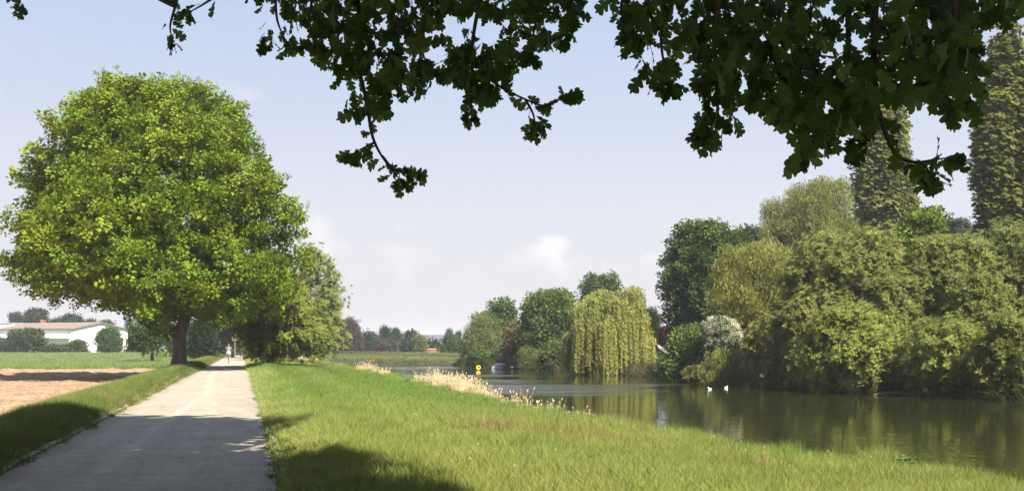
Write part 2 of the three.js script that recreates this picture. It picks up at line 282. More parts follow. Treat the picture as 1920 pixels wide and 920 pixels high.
function instances(name, geo, material, list, parent) {      // list of {p, s, e: [x, y, z], c: [r, g, b]}
  const im = new THREE.InstancedMesh(geo, material, list.length); im.name = name; const col = new THREE.Color();
  list.forEach((o, i) => { M4.compose(o.p, o.q || Q4.setFromEuler(E4.set(...o.e)), Array.isArray(o.s) ? V(...o.s) : V(o.s, o.s, o.s)); im.setMatrixAt(i, M4); im.setColorAt(i, col.setRGB(...o.c)); });
  shade(im); im.userData.kind = 'stuff'; if (parent) parent.add(im); return im;
}
const tint = (c, r, amount = 0.22) => { const k = 1 + amount * (r() - 0.5) * 2, w = amount * 0.45 * (r() - 0.5); return [Math.max(0.004, c[0] * (k + w)), Math.max(0.004, c[1] * k), Math.max(0.002, c[2] * (k - w))]; };
const rowsAt = (rows, py) => { for (let i = 1; i < rows.length; i++) if (py <= rows[i][0]) { const t = clamp((py - rows[i - 1][0]) / (rows[i][0] - rows[i - 1][0])); return [lerp(rows[i - 1][1], rows[i][1], t), lerp(rows[i - 1][2], rows[i][2], t)]; } return rows[rows.length - 1].slice(1); };
const SHOOT = { willow: 0.45, poplar: 1.2 };
let treeSeed = 100, sprayCount = 0;
/* A tree from the outline of its crown: rows [py, left px, right px] seen at depth d, as round in depth as it is wide.
   Clumps of leaf sprays fill the outer part of that body and limbs run to them from the trunk. */
function tree(name, label, category, o) {
  const r = rng(++treeSeed * 7919), d = o.d, k = d / F, rows = o.rows, base = onGround(o.x, d).max(V(-1e4, -0.75, -1e4)), g = top(name, new THREE.Group(), label, category, o.group); g.position.copy(base);
  const R = o.clump, yTop = rows[0][0], yBot = rows[rows.length - 1][0], squash = o.deep || 1, clumps = [];
  let area = 0; for (let py = yTop; py < yBot; py += 4) { const [a, b] = rowsAt(rows, py); area += Math.PI * (b - a) * k * 4 * k; }
  const want = Math.max(6, Math.round((o.fill || 1) * area / (R * R * 1.15)));
  for (let tries = 0; clumps.length < want && tries < want * 30; tries++) {
    const py = lerp(yTop, yBot, r()), [a, b] = rowsAt(rows, py), hw = (b - a) / 2 * k; if (r() > (hw + R * 0.5) / (o.wmax ||= Math.max(...rows.map((q) => (q[2] - q[1]) / 2 * k)) + R * 0.5)) continue;
    const rr = R * (0.6 + 0.75 * r() ** 1.5), ang = r() * 6.283, lump = 0.72 + 0.48 * vnoise(Math.cos(ang) * 2.2 + treeSeed * 3.1, Math.sin(ang) * 2.2 + py * k * (0.45 / R)), rad = Math.max(0, hw * lump - rr * 0.6) * (r() < 0.86 ? 0.8 + 0.2 * r() : Math.sqrt(r()) * 0.8);
    const c = P((a + b) / 2, py, d); c.x += Math.cos(ang) * rad; c.z += Math.sin(ang) * rad * squash; c.sub(base); c.y = Math.min(c.y, EYE + (HORIZON - yTop) * k - base.y - rr * (o.cap || 0.9) - (o.cap ? 0.35 : 0)); c.y = Math.max(c.y, o.low ? 0.1 : Math.min(rr * 0.5, 0.4));
    if (o.thinBack && c.z < -1.5 && r() < o.thinBack) continue;
    if (clumps.some((q) => q.c.distanceTo(c) < (o.gap || 0.62) * (q.r + rr) * 0.5)) continue;
    clumps.push({ c, r: rr, tone: o.tone ? o.tone(r, c) : tint(o.colour, r, o.vary ?? 0.16) });
  }
  // trunk and limbs
  const tp = (o.trunk || [[o.x, rows[Math.floor(rows.length / 2)][0]]]).map(([px, py]) => P(px, py, d).sub(base));
  tp.unshift(V(0, -0.25, 0)); const tr = o.r || 0.2, hTop = tp[tp.length - 1].y, pts = [];
  for (let i = 0; i < tp.length - 1; i++) { const n = Math.max(2, Math.ceil(tp[i].distanceTo(tp[i + 1]) / 0.8)); for (let j = 0; j < n; j++) pts.push(tp[i].clone().lerp(tp[i + 1], j / n)); } pts.push(tp[tp.length - 1]);
  pts.forEach((p, i) => { if (i > 1) { p.x += tr * 0.5 * (r() - 0.5); p.z += tr * 0.5 * (r() - 0.5); } });
  const rad = pts.map((p) => tr * (0.22 + 0.78 * (1 - clamp(p.y / (hTop + 0.1))) ** 0.75) + tr * 0.55 * Math.exp(-Math.max(p.y, 0) / (tr * 1.1)) * (p.y < 3 * tr ? 1 : 0));
  part('trunk', tube(pts, rad, tr > 0.3 ? 14 : 8), bark[o.bark || 'brown'], g);
  const nodes = pts.map((p, i) => ({ p, r: rad[i] })).filter((q) => q.p.y > (o.fork ?? hTop * 0.25)), limbs = [];
  for (const c of [...clumps].sort((a, b) => a.c.distanceTo(pts[pts.length - 1]) - b.c.distanceTo(pts[pts.length - 1]))) {
    let best = null, cost = 1e9; for (const q of nodes) { const dd = q.p.distanceTo(c.c) + (q.p.y > c.c.y - 0.15 * c.r ? 1.2 * (q.p.y - c.c.y + 0.4) : 0) - q.r; if (dd < cost) { cost = dd; best = q; } }
    if (!best) continue;
    const L = best.p.distanceTo(c.c), n = Math.max(2, Math.ceil(L / 0.9)), line = [best.p.clone()], r0 = Math.min(best.r * 0.75, 0.03 + 0.022 * L + 0.03 * tr), radii = [r0];
    for (let i = 1; i <= n; i++) { const p = best.p.clone().lerp(c.c, i / n), w = Math.sin(Math.PI * i / n) * L * 0.09; if (i < n) { p.x += w * (r() - 0.5); p.z += w * (r() - 0.5); p.y += w * 0.5; } line.push(p); radii.push(lerp(r0, 0.018, i / n)); nodes.push({ p, r: radii[i] }); }
    limbs.push(tube(line, radii, 5));
    for (let j = 0; j < (o.twigs ?? 3); j++) { const e = c.c.clone().add(V(r() - 0.5, r() * 0.6 - 0.15, r() - 0.5).normalize().multiplyScalar(c.r * 0.95)); limbs.push(tube([c.c, c.c.clone().lerp(e, 0.5).add(V(0, 0.06 * c.r, 0)), e], [0.018, 0.012, 0.006], 4)); }
  }
  if (limbs.length) part('branches', mergeGeometries(limbs), bark[o.bark || 'brown'], g);
  // leaves
  const list = [], s0 = o.size || 0.5;
  for (const c of clumps) {
    const n = Math.max(5, Math.round((o.dense || 1) * 4.2 * (c.r / s0) ** 2 * (SHOOT[o.leaf] ? 1.25 : 0.75)));
    for (let i = 0; i < n; i++) {
      const v = V(r() - 0.5, r() - 0.5, r() - 0.5).normalize(); if (v.y < -0.25 && r() < 0.6) v.y *= -1;
      const q = c.c.clone().addScaledVector(v, c.r * (0.35 + 0.65 * Math.sqrt(r()))); if (q.y < (o.low ? -0.35 : 0.05)) q.y = 0.05 + 0.3 * r();
      list.push({ p: q, s: s0 * (0.65 + 0.7 * r()), q: SHOOT[o.leaf] ? new THREE.Quaternion().setFromUnitVectors(V(0, 1, 0), V(v.x + 0.3 * (r() - 0.5), v.y * 0.7 + SHOOT[o.leaf], v.z + 0.3 * (r() - 0.5)).normalize()) : null, e: o.upright ? [(r() - 0.5) * 0.5, r() * 6.283, (r() - 0.5) * 0.5] : [(r() - 0.5) * 1.5, r() * 6.283, (r() - 0.5) * 1.5], c: tint(c.tone, r, 0.14) });
    }
    if (o.tips) for (let i = 0; i < o.tips; i++) { const v = V(r() - 0.5, 0.1 + r() * 0.8, r() - 0.5).normalize(), q = c.c.clone().addScaledVector(v, c.r * (1 + (SHOOT[o.leaf] === 0.45 ? 0.75 : 0.45) * r())); list.push({ p: q, s: s0 * (SHOOT[o.leaf] ? 0.8 : 0.45) * (0.6 + 0.6 * r()), q: SHOOT[o.leaf] ? new THREE.Quaternion().setFromUnitVectors(V(0, 1, 0), V(v.x, v.y + 0.7, v.z).normalize()) : null, e: [(r() - 0.5) * 2, r() * 6.283, (r() - 0.5) * 2], c: tint(c.tone, r, 0.14) }); }
  }
  sprayCount += list.length;
  instances('crown', SPRAY[o.leaf || 'broad'], o.leaf === 'needle' ? NEEDLE : LEAF, list, g);
  if (o.extra) o.extra(g, clumps, r, base);
  return g;
}
// ---------------------------------------------------------------- the big maple by the path
tree('maple_tree', 'big bright green maple with broad round crown beside the gravel path', 'tree', {
  x: 335, d: 74.5, r: 0.46, bark: 'brown', leaf: 'maple', size: 0.48, clump: 1.3, cap: 1.45, fill: 0.86, dense: 0.95, tips: 4, twigs: 5, gap: 1.12, fork: 2.0, thinBack: 0.6,
  trunk: [[334, 655], [339, 622], [350, 585], [346, 520], [332, 430], [318, 330], [300, 240]],
  rows: [[142, 215, 345], [165, 165, 405], [200, 128, 448], [250, 78, 490], [300, 46, 512], [350, 30, 540], [400, 8, 551], [450, -4, 556], [500, -2, 562], [540, 18, 576], [558, 60, 570], [572, 200, 545], [588, 232, 470], [596, 240, 345], [622, 252, 322]],
  tone: (r) => { const k = 0.85 + 0.3 * r(), y = r(); return [lerp(0.155, 0.245, y) * k, lerp(0.24, 0.295, y) * k, lerp(0.016, 0.024, y) * k]; },
});
// ---------------------------------------------------------------- along the path, farther on
const grn = [0.095, 0.14, 0.03], oliv = [0.25, 0.285, 0.06], dkg = [0.05, 0.085, 0.026], yel = [0.19, 0.20, 0.04], gry = [0.27, 0.305, 0.09];
tree('willow_tree', 'grey green bushy tree with short forked trunk on the meadow edge by the path', 'tree', { x: 506, d: 84, r: 0.3, leaf: 'willow', size: 0.5, clump: 0.85, fill: 1.1, dense: 0.9, tips: 3, bark: 'dark', colour: oliv, trunk: [[504, 670], [510, 640], [520, 600]],
  rows: [[545, 490, 550], [565, 462, 580], [590, 445, 610], [620, 440, 638], [645, 452, 642], [668, 470, 600]] });
tree('willow_tree', 'taller pale grey green willow rising behind the bushy meadow tree', 'tree', { x: 585, d: 104, r: 0.25, leaf: 'willow', size: 0.5, clump: 0.95, fill: 0.9, dense: 0.75, tips: 4, gap: 0.9, bark: 'dark', colour: gry, trunk: [[585, 640], [580, 560], [578, 490]],
  rows: [[463, 566, 588], [490, 552, 615], [530, 545, 640], [580, 538, 645], [640, 535, 648], [664, 560, 640]] });
tree('path_tree', 'leaning tree with pale trunk arching over the far end of the path', 'tree', { x: 434, d: 150, r: 0.36, leaf: 'broad', size: 0.7, clump: 1.3, fill: 0.9, bark: 'grey', colour: [0.085, 0.11, 0.03], trunk: [[430, 650], [434, 620], [440, 580]],
  rows: [[535, 420, 480], [560, 400, 505], [590, 388, 515], [615, 395, 512], [635, 415, 500]] });
tree('path_tree', 'yellowish green tree left of the far end of the path', 'tree', { x: 396, d: 182, r: 0.3, leaf: 'broad', size: 0.8, clump: 1.5, fill: 1, colour: [0.15, 0.175, 0.05], trunk: [[398, 640], [402, 590]],
  rows: [[552, 380, 430], [580, 366, 452], [610, 364, 462], [640, 372, 440], [664, 380, 425]] });
tree('path_tree', 'tree closing the view where the path ends', 'tree', { x: 428, d: 215, r: 0.3, leaf: 'broad', size: 0.9, clump: 1.6, fill: 1, colour: [0.12, 0.165, 0.045], trunk: [[428, 640], [428, 600]], low: 1,
  rows: [[570, 405, 460], [610, 390, 480], [645, 392, 490], [667, 395, 490]] });
tree('path_tree', 'light green shrubby tree right of the far path behind the meadow tree', 'tree', { x: 486, d: 128, r: 0.2, leaf: 'broad', size: 0.65, clump: 1.0, fill: 1, colour: [0.12, 0.15, 0.04], trunk: [[484, 640]], low: 1,
  rows: [[590, 460, 500], [615, 450, 520], [645, 452, 530], [668, 458, 535]] });
tree('ivy_shrub', 'dark upright ivy covered shrub left of the path', 'shrub', { x: 379, d: 140, r: 0.25, leaf: 'broad', size: 0.5, clump: 0.75, fill: 1.5, dense: 1.2, low: 1, bark: 'dark', colour: [0.03, 0.055, 0.018], trunk: [[379, 630]],
  rows: [[598, 364, 392], [620, 357, 399], [650, 354, 402], [671, 356, 402]] });
tree('field_tree', 'light green small tree beyond the big maple at the crop edge', 'tree', { x: 284, d: 135, r: 0.22, leaf: 'broad', size: 0.6, clump: 1.0, fill: 1.1, colour: [0.10, 0.155, 0.035], trunk: [[284, 630], [284, 600]],
  rows: [[588, 265, 305], [605, 250, 318], [630, 243, 322], [655, 250, 318]] });
tree('field_tree', 'low bush filling the gap right of the maple trunk', 'shrub', { x: 334, d: 170, r: 0.15, leaf: 'broad', size: 0.7, clump: 1.0, fill: 1.1, colour: [0.10, 0.15, 0.035], trunk: [[334, 640]], low: 1,
  rows: [[610, 320, 350], [635, 312, 358], [664, 312, 358]] });
// ---------------------------------------------------------------- bushes and trees round the white halls
const hallBush = (x, rows, label, colour = [0.085, 0.125, 0.04], d = 238) => tree('bush', label, 'bush', { x, d, r: 0.16, leaf: 'broad', size: 0.8, clump: 1.0, fill: 1.3, low: 1, colour, trunk: [[x, rows[1][0]]], rows, group: 'bushes before the white halls', twigs: 1 });
hallBush(45, [[618, 42, 72], [626, 22, 80], [640, 12, 82], [660, 10, 78]], 'widest round bush before the flat roofed white hall', [0.09, 0.12, 0.045]);
hallBush(108, [[648, 88, 124], [655, 82, 132], [661, 80, 134]], 'low dark hedge bush under the hall window', [0.06, 0.09, 0.035]);
hallBush(146, [[638, 138, 152], [648, 128, 162], [660, 124, 166]], 'small bush between the hall window and the tall round bush', [0.10, 0.135, 0.05]);
hallBush(204, [[616, 197, 213], [626, 186, 224], [640, 181, 229], [661, 182, 226]], 'tall round bush before the gable of the white hall', [0.075, 0.135, 0.035]);
hallBush(252, [[648, 240, 262], [655, 236, 270], [661, 236, 270]], 'low bush right of the white gable', [0.09, 0.12, 0.045]);
hallBush(-20, [[630, -32, -4], [645, -42, 6], [661, -42, 8]], 'bush at the field edge left of the widest round bush', [0.08, 0.115, 0.04]);
const farTree = (x, d, rows, label, colour = [0.05, 0.075, 0.035], leaf = 'broad', cat = 'tree', extra = {}) => tree(leaf === 'needle' ? 'spruce_tree' : 'distant_tree', label, cat, { x, d, r: 0.25, leaf, size: 1.1, clump: 1.5, fill: 1.2, low: 1, colour, trunk: [[x, lerp(rows[0][0], rows[rows.length - 1][0], 0.3)]], rows, twigs: 1, bark: 'dark', group: 'trees in the distance', ...extra });
farTree(30, 345, [[586, 26, 36], [596, 18, 44], [612, 16, 46], [640, 16, 46]], 'thin dark tree behind the flat roofed hall', [0.055, 0.06, 0.045], 'broad', 'tree', { fill: 0.6 });
farTree(66, 340, [[579, 58, 76], [590, 44, 88], [606, 42, 88], [640, 46, 88]], 'largest broad tree behind the brick chimney');
farTree(101, 350, [[595, 97, 105], [604, 94, 110], [640, 92, 112]], 'small round dark tree right of the brick chimney');
farTree(130, 345, [[589, 124, 142], [598, 114, 147], [608, 112, 150], [640, 112, 150]], 'broad dark tree above the brown hall roof');
farTree(169, 380, [[599, 165, 174], [605, 158, 180], [640, 154, 182]], 'low dark tree peeping over the hall ridge');
farTree(198, 390, [[602, 192, 206], [606, 184, 212], [640, 184, 216]], 'second low dark tree peeping over the hall ridge near the gable');
farTree(243, 330, [[597, 240, 247], [610, 236, 250], [650, 234, 252]], 'slim dark conifer right of the white gable', [0.035, 0.05, 0.035], 'needle');
// ---------------------------------------------------------------- trees beyond the far dyke
farTree(656, 236, [[596, 654, 659], [608, 645, 666], [630, 638, 678], [660, 634, 684]], 'dark reddish conifer, tallest beyond the dyke', [0.072, 0.052, 0.042], 'needle', 'tree', { clump: 1.0, size: 0.9, fill: 1.5 });
farTree(643, 240, [[600, 641, 646], [620, 634, 652], [660, 628, 656]], 'dark reddish conifer half hidden by the willow', [0.065, 0.05, 0.04], 'needle', 'tree', { clump: 1.0, size: 0.9 });
farTree(690, 250, [[626, 684, 696], [640, 680, 702], [662, 678, 704]], 'dark green tree between the white gables', [0.045, 0.065, 0.04]);
farTree(694, 275, [[621, 690, 698], [632, 684, 704], [662, 682, 706]], 'rounded tree peeping behind the white gables', [0.045, 0.07, 0.045]);
farTree(722, 265, [[611, 721, 724], [622, 714, 730], [640, 710, 734], [662, 708, 736]], 'ragged dark spruce beyond the dyke', [0.04, 0.06, 0.045], 'needle', 'tree', { clump: 1.0, size: 0.9, fill: 1.4 });
farTree(741, 268, [[613, 740, 743], [625, 736, 747], [645, 732, 750], [662, 731, 752]], 'slim pointed spruce beyond the dyke', [0.038, 0.058, 0.04], 'needle', 'tree', { clump: 0.8, size: 0.8, fill: 1.6 });
farTree(752, 280, [[622, 747, 754], [634, 744, 759], [662, 742, 764]], 'small tree right of the slim spruce', [0.05, 0.06, 0.045]);
farTree(774, 272, [[622, 768, 780], [632, 760, 786], [662, 758, 790]], 'round dark tree left of the grey roof', [0.042, 0.065, 0.04]);
farTree(728, 232, [[641, 720, 738], [650, 710, 748], [664, 708, 750]], 'olive bush at the foot of the spruces', [0.085, 0.10, 0.05]);
farTree(712, 226, [[652, 708, 716], [658, 704, 720], [665, 703, 722]], 'small wine red shrub behind the fence', [0.075, 0.025, 0.028], 'broad', 'shrub', { clump: 0.5, size: 0.5 });
farTree(757, 236, [[640, 752, 764], [650, 746, 774], [664, 746, 776]], 'dark green bush left of the pale tree', [0.05, 0.075, 0.04]);
farTree(786, 228, [[630, 780, 792], [640, 774, 799], [652, 774, 799], [660, 780, 794]], 'pale yellow green tree beyond the fence', [0.20, 0.215, 0.085], 'broad', 'tree', { clump: 0.8, size: 0.7, low: 0 });
farTree(806, 244, [[636, 798, 816], [648, 792, 826], [664, 792, 826]], 'dark bush below the grey roof', [0.055, 0.075, 0.045]);
farTree(850, 205, [[627, 842, 852], [640, 830, 864], [654, 822, 872], [668, 822, 874]], 'bright green round tree right of the brick red shed', [0.085, 0.15, 0.035], 'broad', 'tree', { clump: 1.1, size: 0.7, fill: 1.3 });
farTree(842, 285, [[617, 841, 844], [628, 838, 847], [660, 834, 850]], 'thin spruce tip behind the bright green tree', [0.04, 0.055, 0.045], 'needle', 'tree', { clump: 0.8, size: 0.8 });
farTree(859, 290, [[621, 858, 860], [632, 855, 863], [660, 852, 866]], 'second thin spruce tip next to the birch', [0.04, 0.055, 0.045], 'needle', 'tree', { clump: 0.8, size: 0.8 });
// ---------------------------------------------------------------- far bank of the river, from its far end to the right
tree('birch_tree', 'drooping birch with white trunk at the end of the fence', 'tree', { x: 906, d: 146, r: 0.17, leaf: 'droop', size: 0.8, clump: 1.1, fill: 1.1, dense: 0.9, bark: 'white', colour: [0.155, 0.19, 0.055], trunk: [[907, 660], [903, 630], [904, 600]], fork: 1.5,
  rows: [[588, 902, 922], [605, 882, 932], [630, 868, 940], [655, 862, 938], [678, 866, 930]] });
tree('bank_tree', 'fresh green pointed tree behind the birch', 'tree', { x: 938, d: 156, r: 0.25, leaf: 'maple', size: 0.8, clump: 1.3, fill: 1.3, colour: [0.105, 0.18, 0.035], trunk: [[938, 630], [940, 590]],
  rows: [[559, 942, 956], [575, 922, 964], [600, 908, 968], [640, 912, 966], [670, 915, 960]] });
tree('bank_shrub', 'bright green shrub on the bank under the birch', 'shrub', { x: 914, d: 134, r: 0.08, leaf: 'broad', size: 0.5, clump: 0.6, fill: 1.3, low: 1, colour: [0.11, 0.18, 0.03], trunk: [[914, 680]], rows: [[663, 906, 924], [674, 898, 930], [688, 900, 922]] });
tree('bank_shrub', 'dark bank shrub beside the yellow marker', 'shrub', { x: 888, d: 138, r: 0.08, leaf: 'broad', size: 0.6, clump: 0.7, fill: 1.3, low: 1, colour: [0.05, 0.085, 0.03], trunk: [[888, 680]], rows: [[666, 884, 896], [676, 878, 904], [690, 880, 906]] });
tree('bank_shrub', 'olive shrub behind the moored boat', 'shrub', { x: 940, d: 139, r: 0.08, leaf: 'broad', size: 0.6, clump: 0.8, fill: 1.3, low: 1, colour: [0.10, 0.12, 0.045], trunk: [[940, 680]], rows: [[655, 930, 955], [668, 920, 965], [687, 920, 968]] });
tree('bank_tree', 'bank tree with bronze brown young leaves', 'tree', { x: 962, d: 131, r: 0.14, leaf: 'broad', size: 0.6, clump: 0.85, fill: 1.0, bark: 'grey', colour: [0.17, 0.135, 0.05], trunk: [[958, 670], [960, 640]], rows: [[606, 958, 982], [625, 945, 990], [645, 942, 992], [668, 948, 980]] });
tree('bank_tree', 'large round green tree left of the weeping willow', 'tree', { x: 1034, d: 124, r: 0.3, leaf: 'broad', size: 0.75, clump: 1.2, fill: 1.3, tips: 2, colour: [0.125, 0.18, 0.042], trunk: [[1034, 640], [1034, 590]],
  rows: [[548, 1022, 1058], [560, 990, 1078], [585, 972, 1090], [620, 968, 1092], [660, 975, 1085], [690, 985, 1080]] });
tree('bank_shrub', 'small yellow green willow bush beside the jetty', 'shrub', { x: 992, d: 121, r: 0.1, leaf: 'droop', size: 0.6, clump: 0.75, fill: 1.2, low: 1, colour: [0.16, 0.18, 0.045], trunk: [[992, 670]], rows: [[652, 984, 1002], [668, 974, 1012], [692, 976, 1012]] });
tree('bank_shrub', 'dark green bank shrub under the large round tree', 'shrub', { x: 1040, d: 116, r: 0.1, leaf: 'broad', size: 0.6, clump: 0.8, fill: 1.2, low: 1, colour: [0.12, 0.165, 0.04], trunk: [[1040, 680]], rows: [[640, 1025, 1055], [665, 1012, 1068], [696, 1010, 1070]] });
tree('bank_tree', 'loose grey green tree top rising behind the weeping willow', 'tree', { x: 1130, d: 132, r: 0.25, leaf: 'broad', size: 0.6, clump: 0.85, fill: 0.8, gap: 1.0, dense: 0.8, bark: 'dark', colour: [0.11, 0.15, 0.05], trunk: [[1128, 620], [1128, 560]], rows: [[514, 1130, 1160], [526, 1090, 1168], [545, 1084, 1170], [575, 1090, 1160]] });
// the weeping willow: withes hanging from a dome
function weeping(label, o) {
  const r = rng(o.seed), d = o.d, k = d / F, base = onGround(o.x, d), g = top('weeping_willow', new THREE.Group(), label, 'tree'); g.position.copy(base);
  const tp = o.trunk.map(([px, py]) => P(px, py, d).sub(base)); tp.unshift(V(0, -0.3, 0)); const tr = tp.map((_, i) => lerp(o.r, o.r * 0.35, i / (tp.length - 1)));
  part('trunk', tube(tp, tr, 10), bark.brown, g);
  const yb = o.rows[o.rows.length - 1][0], list = [], limbs = [], head = tp[tp.length - 1];
  const low = EYE + (HORIZON - yb) * k - base.y;
  for (let i = 0; i < o.boughs; i++) {                      // each bough carries a curtain of withes of its own length and tone
    const py0 = lerp(o.rows[0][0] + 4, o.rows[0][0] + (yb - o.rows[0][0]) * 0.66, r() ** 1.05), [a, b] = rowsAt(o.rows, py0), ang = r() * 6.283, out = (b - a) / 2 * k * (0.6 + 0.4 * Math.sqrt(r())), c = P((a + b) / 2, py0, d).sub(base); c.x += Math.cos(ang) * out; c.z += Math.sin(ang) * out;
    const m = head.clone().lerp(c, 0.5); m.y = lerp(head.y, c.y, 0.75) + 0.3; limbs.push(tube([head, m, c], [0.1, 0.06, 0.02], 5));
    const tone = tint(o.colour, r, 0.24), reach = 0.62 + 0.4 * r(), wide = 0.5 + 0.5 * r(), nst = Math.round(20 + 26 * r());
    for (let j = 0; j < nst; j++) {
      const q = r() * 6.283, w = wide * Math.sqrt(r()), p = c.clone().add(V(Math.cos(q) * w, 0.25 - 0.5 * w * w + 0.15 * r(), Math.sin(q) * w)), L = (p.y - low) * reach * (0.55 + 0.5 * r()), sway = V(Math.cos(q) * 0.07 + 0.06 * (r() - 0.5), 0, Math.sin(q) * 0.07 + 0.06 * (r() - 0.5)), t2 = tint(tone, r, 0.1);
      for (let y = 0; y < L; y += 0.75) { const th = 1 + 0.9 * r(); list.push({ p: p.clone().add(V(0.05 * (r() - 0.5), -y, 0.05 * (r() - 0.5))).addScaledVector(sway, y), s: [th, 1, th], e: [0.16 * (r() - 0.5), r() * 6.283, 0.16 * (r() - 0.5)], c: tint(t2, r, 0.14) }); }
    }
  }
  part('branches', mergeGeometries(limbs), bark.brown, g); sprayCount += list.length;
  instances('crown', SPRAY.strand, LEAF, list, g);
}
weeping('yellow green weeping willow hanging to the water', { x: 1142, d: 101, seed: 77, r: 0.35, boughs: 105, colour: [0.315, 0.33, 0.08], trunk: [[1140, 650], [1150, 600]],
  rows: [[536, 1142, 1188], [550, 1112, 1204], [570, 1088, 1214], [605, 1070, 1220], [650, 1066, 1224], [704, 1066, 1222]] });
tree('spruce_tree', 'pointed dark spruce between the weeping willow and the dark maple', 'tree', { x: 1227, d: 128, r: 0.15, leaf: 'needle', size: 0.6, clump: 0.7, fill: 1.6, low: 1, colour: [0.05, 0.075, 0.035], trunk: [[1227, 600]], rows: [[577, 1225, 1229], [600, 1218, 1236], [640, 1212, 1242], [680, 1210, 1244]] });
tree('copper_shrub', 'dark wine red shrub behind the cabin roof', 'shrub', { x: 1246, d: 118, r: 0.12, leaf: 'broad', size: 0.5, clump: 0.65, fill: 1.5, low: 1, colour: [0.07, 0.018, 0.024], trunk: [[1246, 650]], rows: [[615, 1238, 1256], [630, 1228, 1266], [655, 1228, 1268], [690, 1230, 1268]] });
tree('dark_maple', 'dark green maple standing behind the white blossom', 'tree', { x: 1322, d: 100, r: 0.32, leaf: 'maple', size: 0.55, clump: 1.05, fill: 1.15, tips: 3, gap: 0.8, bark: 'dark', colour: [0.085, 0.135, 0.026], trunk: [[1322, 620], [1318, 520], [1320, 470]],
  rows: [[418, 1302, 1345], [440, 1266, 1385], [480, 1250, 1402], [530, 1238, 1405], [580, 1244, 1400], [620, 1256, 1385], [650, 1270, 1370]] });
tree('bank_shrub', 'tall green shrub on the bank before the dark maple', 'shrub', { x: 1296, d: 81, r: 0.12, leaf: 'broad', size: 0.5, clump: 0.75, fill: 1.3, low: 1, tips: 2, colour: [0.125, 0.18, 0.045], trunk: [[1300, 670]], rows: [[612, 1290, 1325], [640, 1258, 1362], [670, 1240, 1365], [712, 1240, 1340]] });
tree('blossom_shrub', 'shrub covered with creamy white blossom', 'shrub', { x: 1348, d: 77, r: 0.12, leaf: 'broad', size: 0.4, clump: 0.6, fill: 1.1, low: 1, colour: [0.10, 0.14, 0.045], trunk: [[1348, 660]], rows: [[598, 1330, 1365], [615, 1316, 1384], [640, 1318, 1390], [690, 1325, 1385]],
  extra: (g, clumps, r) => { const list = []; for (const c of clumps) for (let i = 0; i < (c.c.y > 2.6 ? 26 : 9); i++) { const v = V(r() - 0.5, r() - 0.3, r() - 0.5).normalize(); list.push({ p: c.c.clone().addScaledVector(v, c.r * 1.12), s: 0.14 + 0.13 * r(), e: [r() - 0.5, r() * 6, r() - 0.5], c: [0.72, 0.68, 0.52] }); } instances('blossom', SPRAY.flower, LEAF, list, g); } });
tree('blossom_shrub', 'small white flowering sprig leaning over the water by the willow', 'shrub', { x: 1240, d: 85, r: 0.04, leaf: 'broad', size: 0.3, clump: 0.35, fill: 1.0, low: 1, colour: [0.10, 0.14, 0.045], trunk: [[1242, 690]], rows: [[672, 1240, 1252], [690, 1230, 1248], [706, 1230, 1244]],
  extra: (g, clumps, r) => { const list = []; for (const c of clumps) for (let i = 0; i < 6; i++) { const v = V(r() - 0.5, r() - 0.2, r() - 0.5).normalize(); list.push({ p: c.c.clone().addScaledVector(v, c.r), s: 0.12 + 0.06 * r(), e: [r(), r() * 6, r()], c: [0.74, 0.66, 0.6] }); } instances('blossom', SPRAY.flower, LEAF, list, g); } });
tree('willow_bush', 'low yellow willow bush dipping into the water', 'bush', { x: 1308, d: 77, r: 0.07, leaf: 'willow', size: 0.4, clump: 0.5, fill: 1.2, low: 1, colour: [0.19, 0.195, 0.055], trunk: [[1308, 705]], rows: [[690, 1302, 1322], [702, 1284, 1335], [720, 1284, 1335]] });
tree('willow_bush', 'rounded olive willow bush beside the two white ducks', 'bush', { x: 1366, d: 73, r: 0.1, leaf: 'droop', size: 0.5, clump: 0.7, fill: 1.3, low: 1, colour: [0.2, 0.215, 0.045], trunk: [[1366, 690]], rows: [[664, 1352, 1390], [680, 1328, 1412], [722, 1318, 1418]] });
tree('willow_tree', 'yellowish drooping willow right of the dark maple', 'tree', { x: 1418, d: 87, r: 0.25, leaf: 'droop', size: 0.6, clump: 1.0, fill: 1.2, tips: 2, colour: [0.25, 0.255, 0.055], trunk: [[1418, 620], [1420, 540]],
  rows: [[462, 1405, 1470], [485, 1355, 1500], [520, 1330, 1515], [570, 1325, 1520], [620, 1345, 1510], [655, 1360, 1480]] });
tree('birch_tree', 'pale grey green birch with feathery top beside the shorter poplar', 'tree', { x: 1510, d: 97, r: 0.25, leaf: 'droop', size: 0.6, clump: 1.05, fill: 1.0, dense: 0.85, tips: 3, gap: 0.85, bark: 'grey', colour: [0.225, 0.24, 0.065], trunk: [[1515, 560], [1520, 450], [1545, 380]],
  rows: [[340, 1535, 1572], [358, 1520, 1592], [375, 1442, 1598], [410, 1424, 1602], [470, 1420, 1605], [540, 1425, 1600]] });
tree('bank_tree', 'dim loose tree between the dark maple and the feathery birch', 'tree', { x: 1400, d: 105, r: 0.2, leaf: 'broad', size: 0.6, clump: 1.0, fill: 0.9, colour: [0.085, 0.115, 0.05], trunk: [[1400, 560]], rows: [[425, 1390, 1430], [450, 1378, 1440], [500, 1370, 1440], [580, 1370, 1440]] });
const popl = (x, d, rows, label, fill) => tree('poplar_tree', label, 'tree', { x, d, r: 0.3, leaf: 'poplar', size: 0.36, clump: 0.6, fill, dense: 1.15, tips: 5, gap: 0.6, bark: 'grey', upright: 1, colour: [0.28, 0.305, 0.075], vary: 0.25, trunk: [[x, 500], [x, 300], [x, rows[0][0] + 40]], rows, fork: 5 });
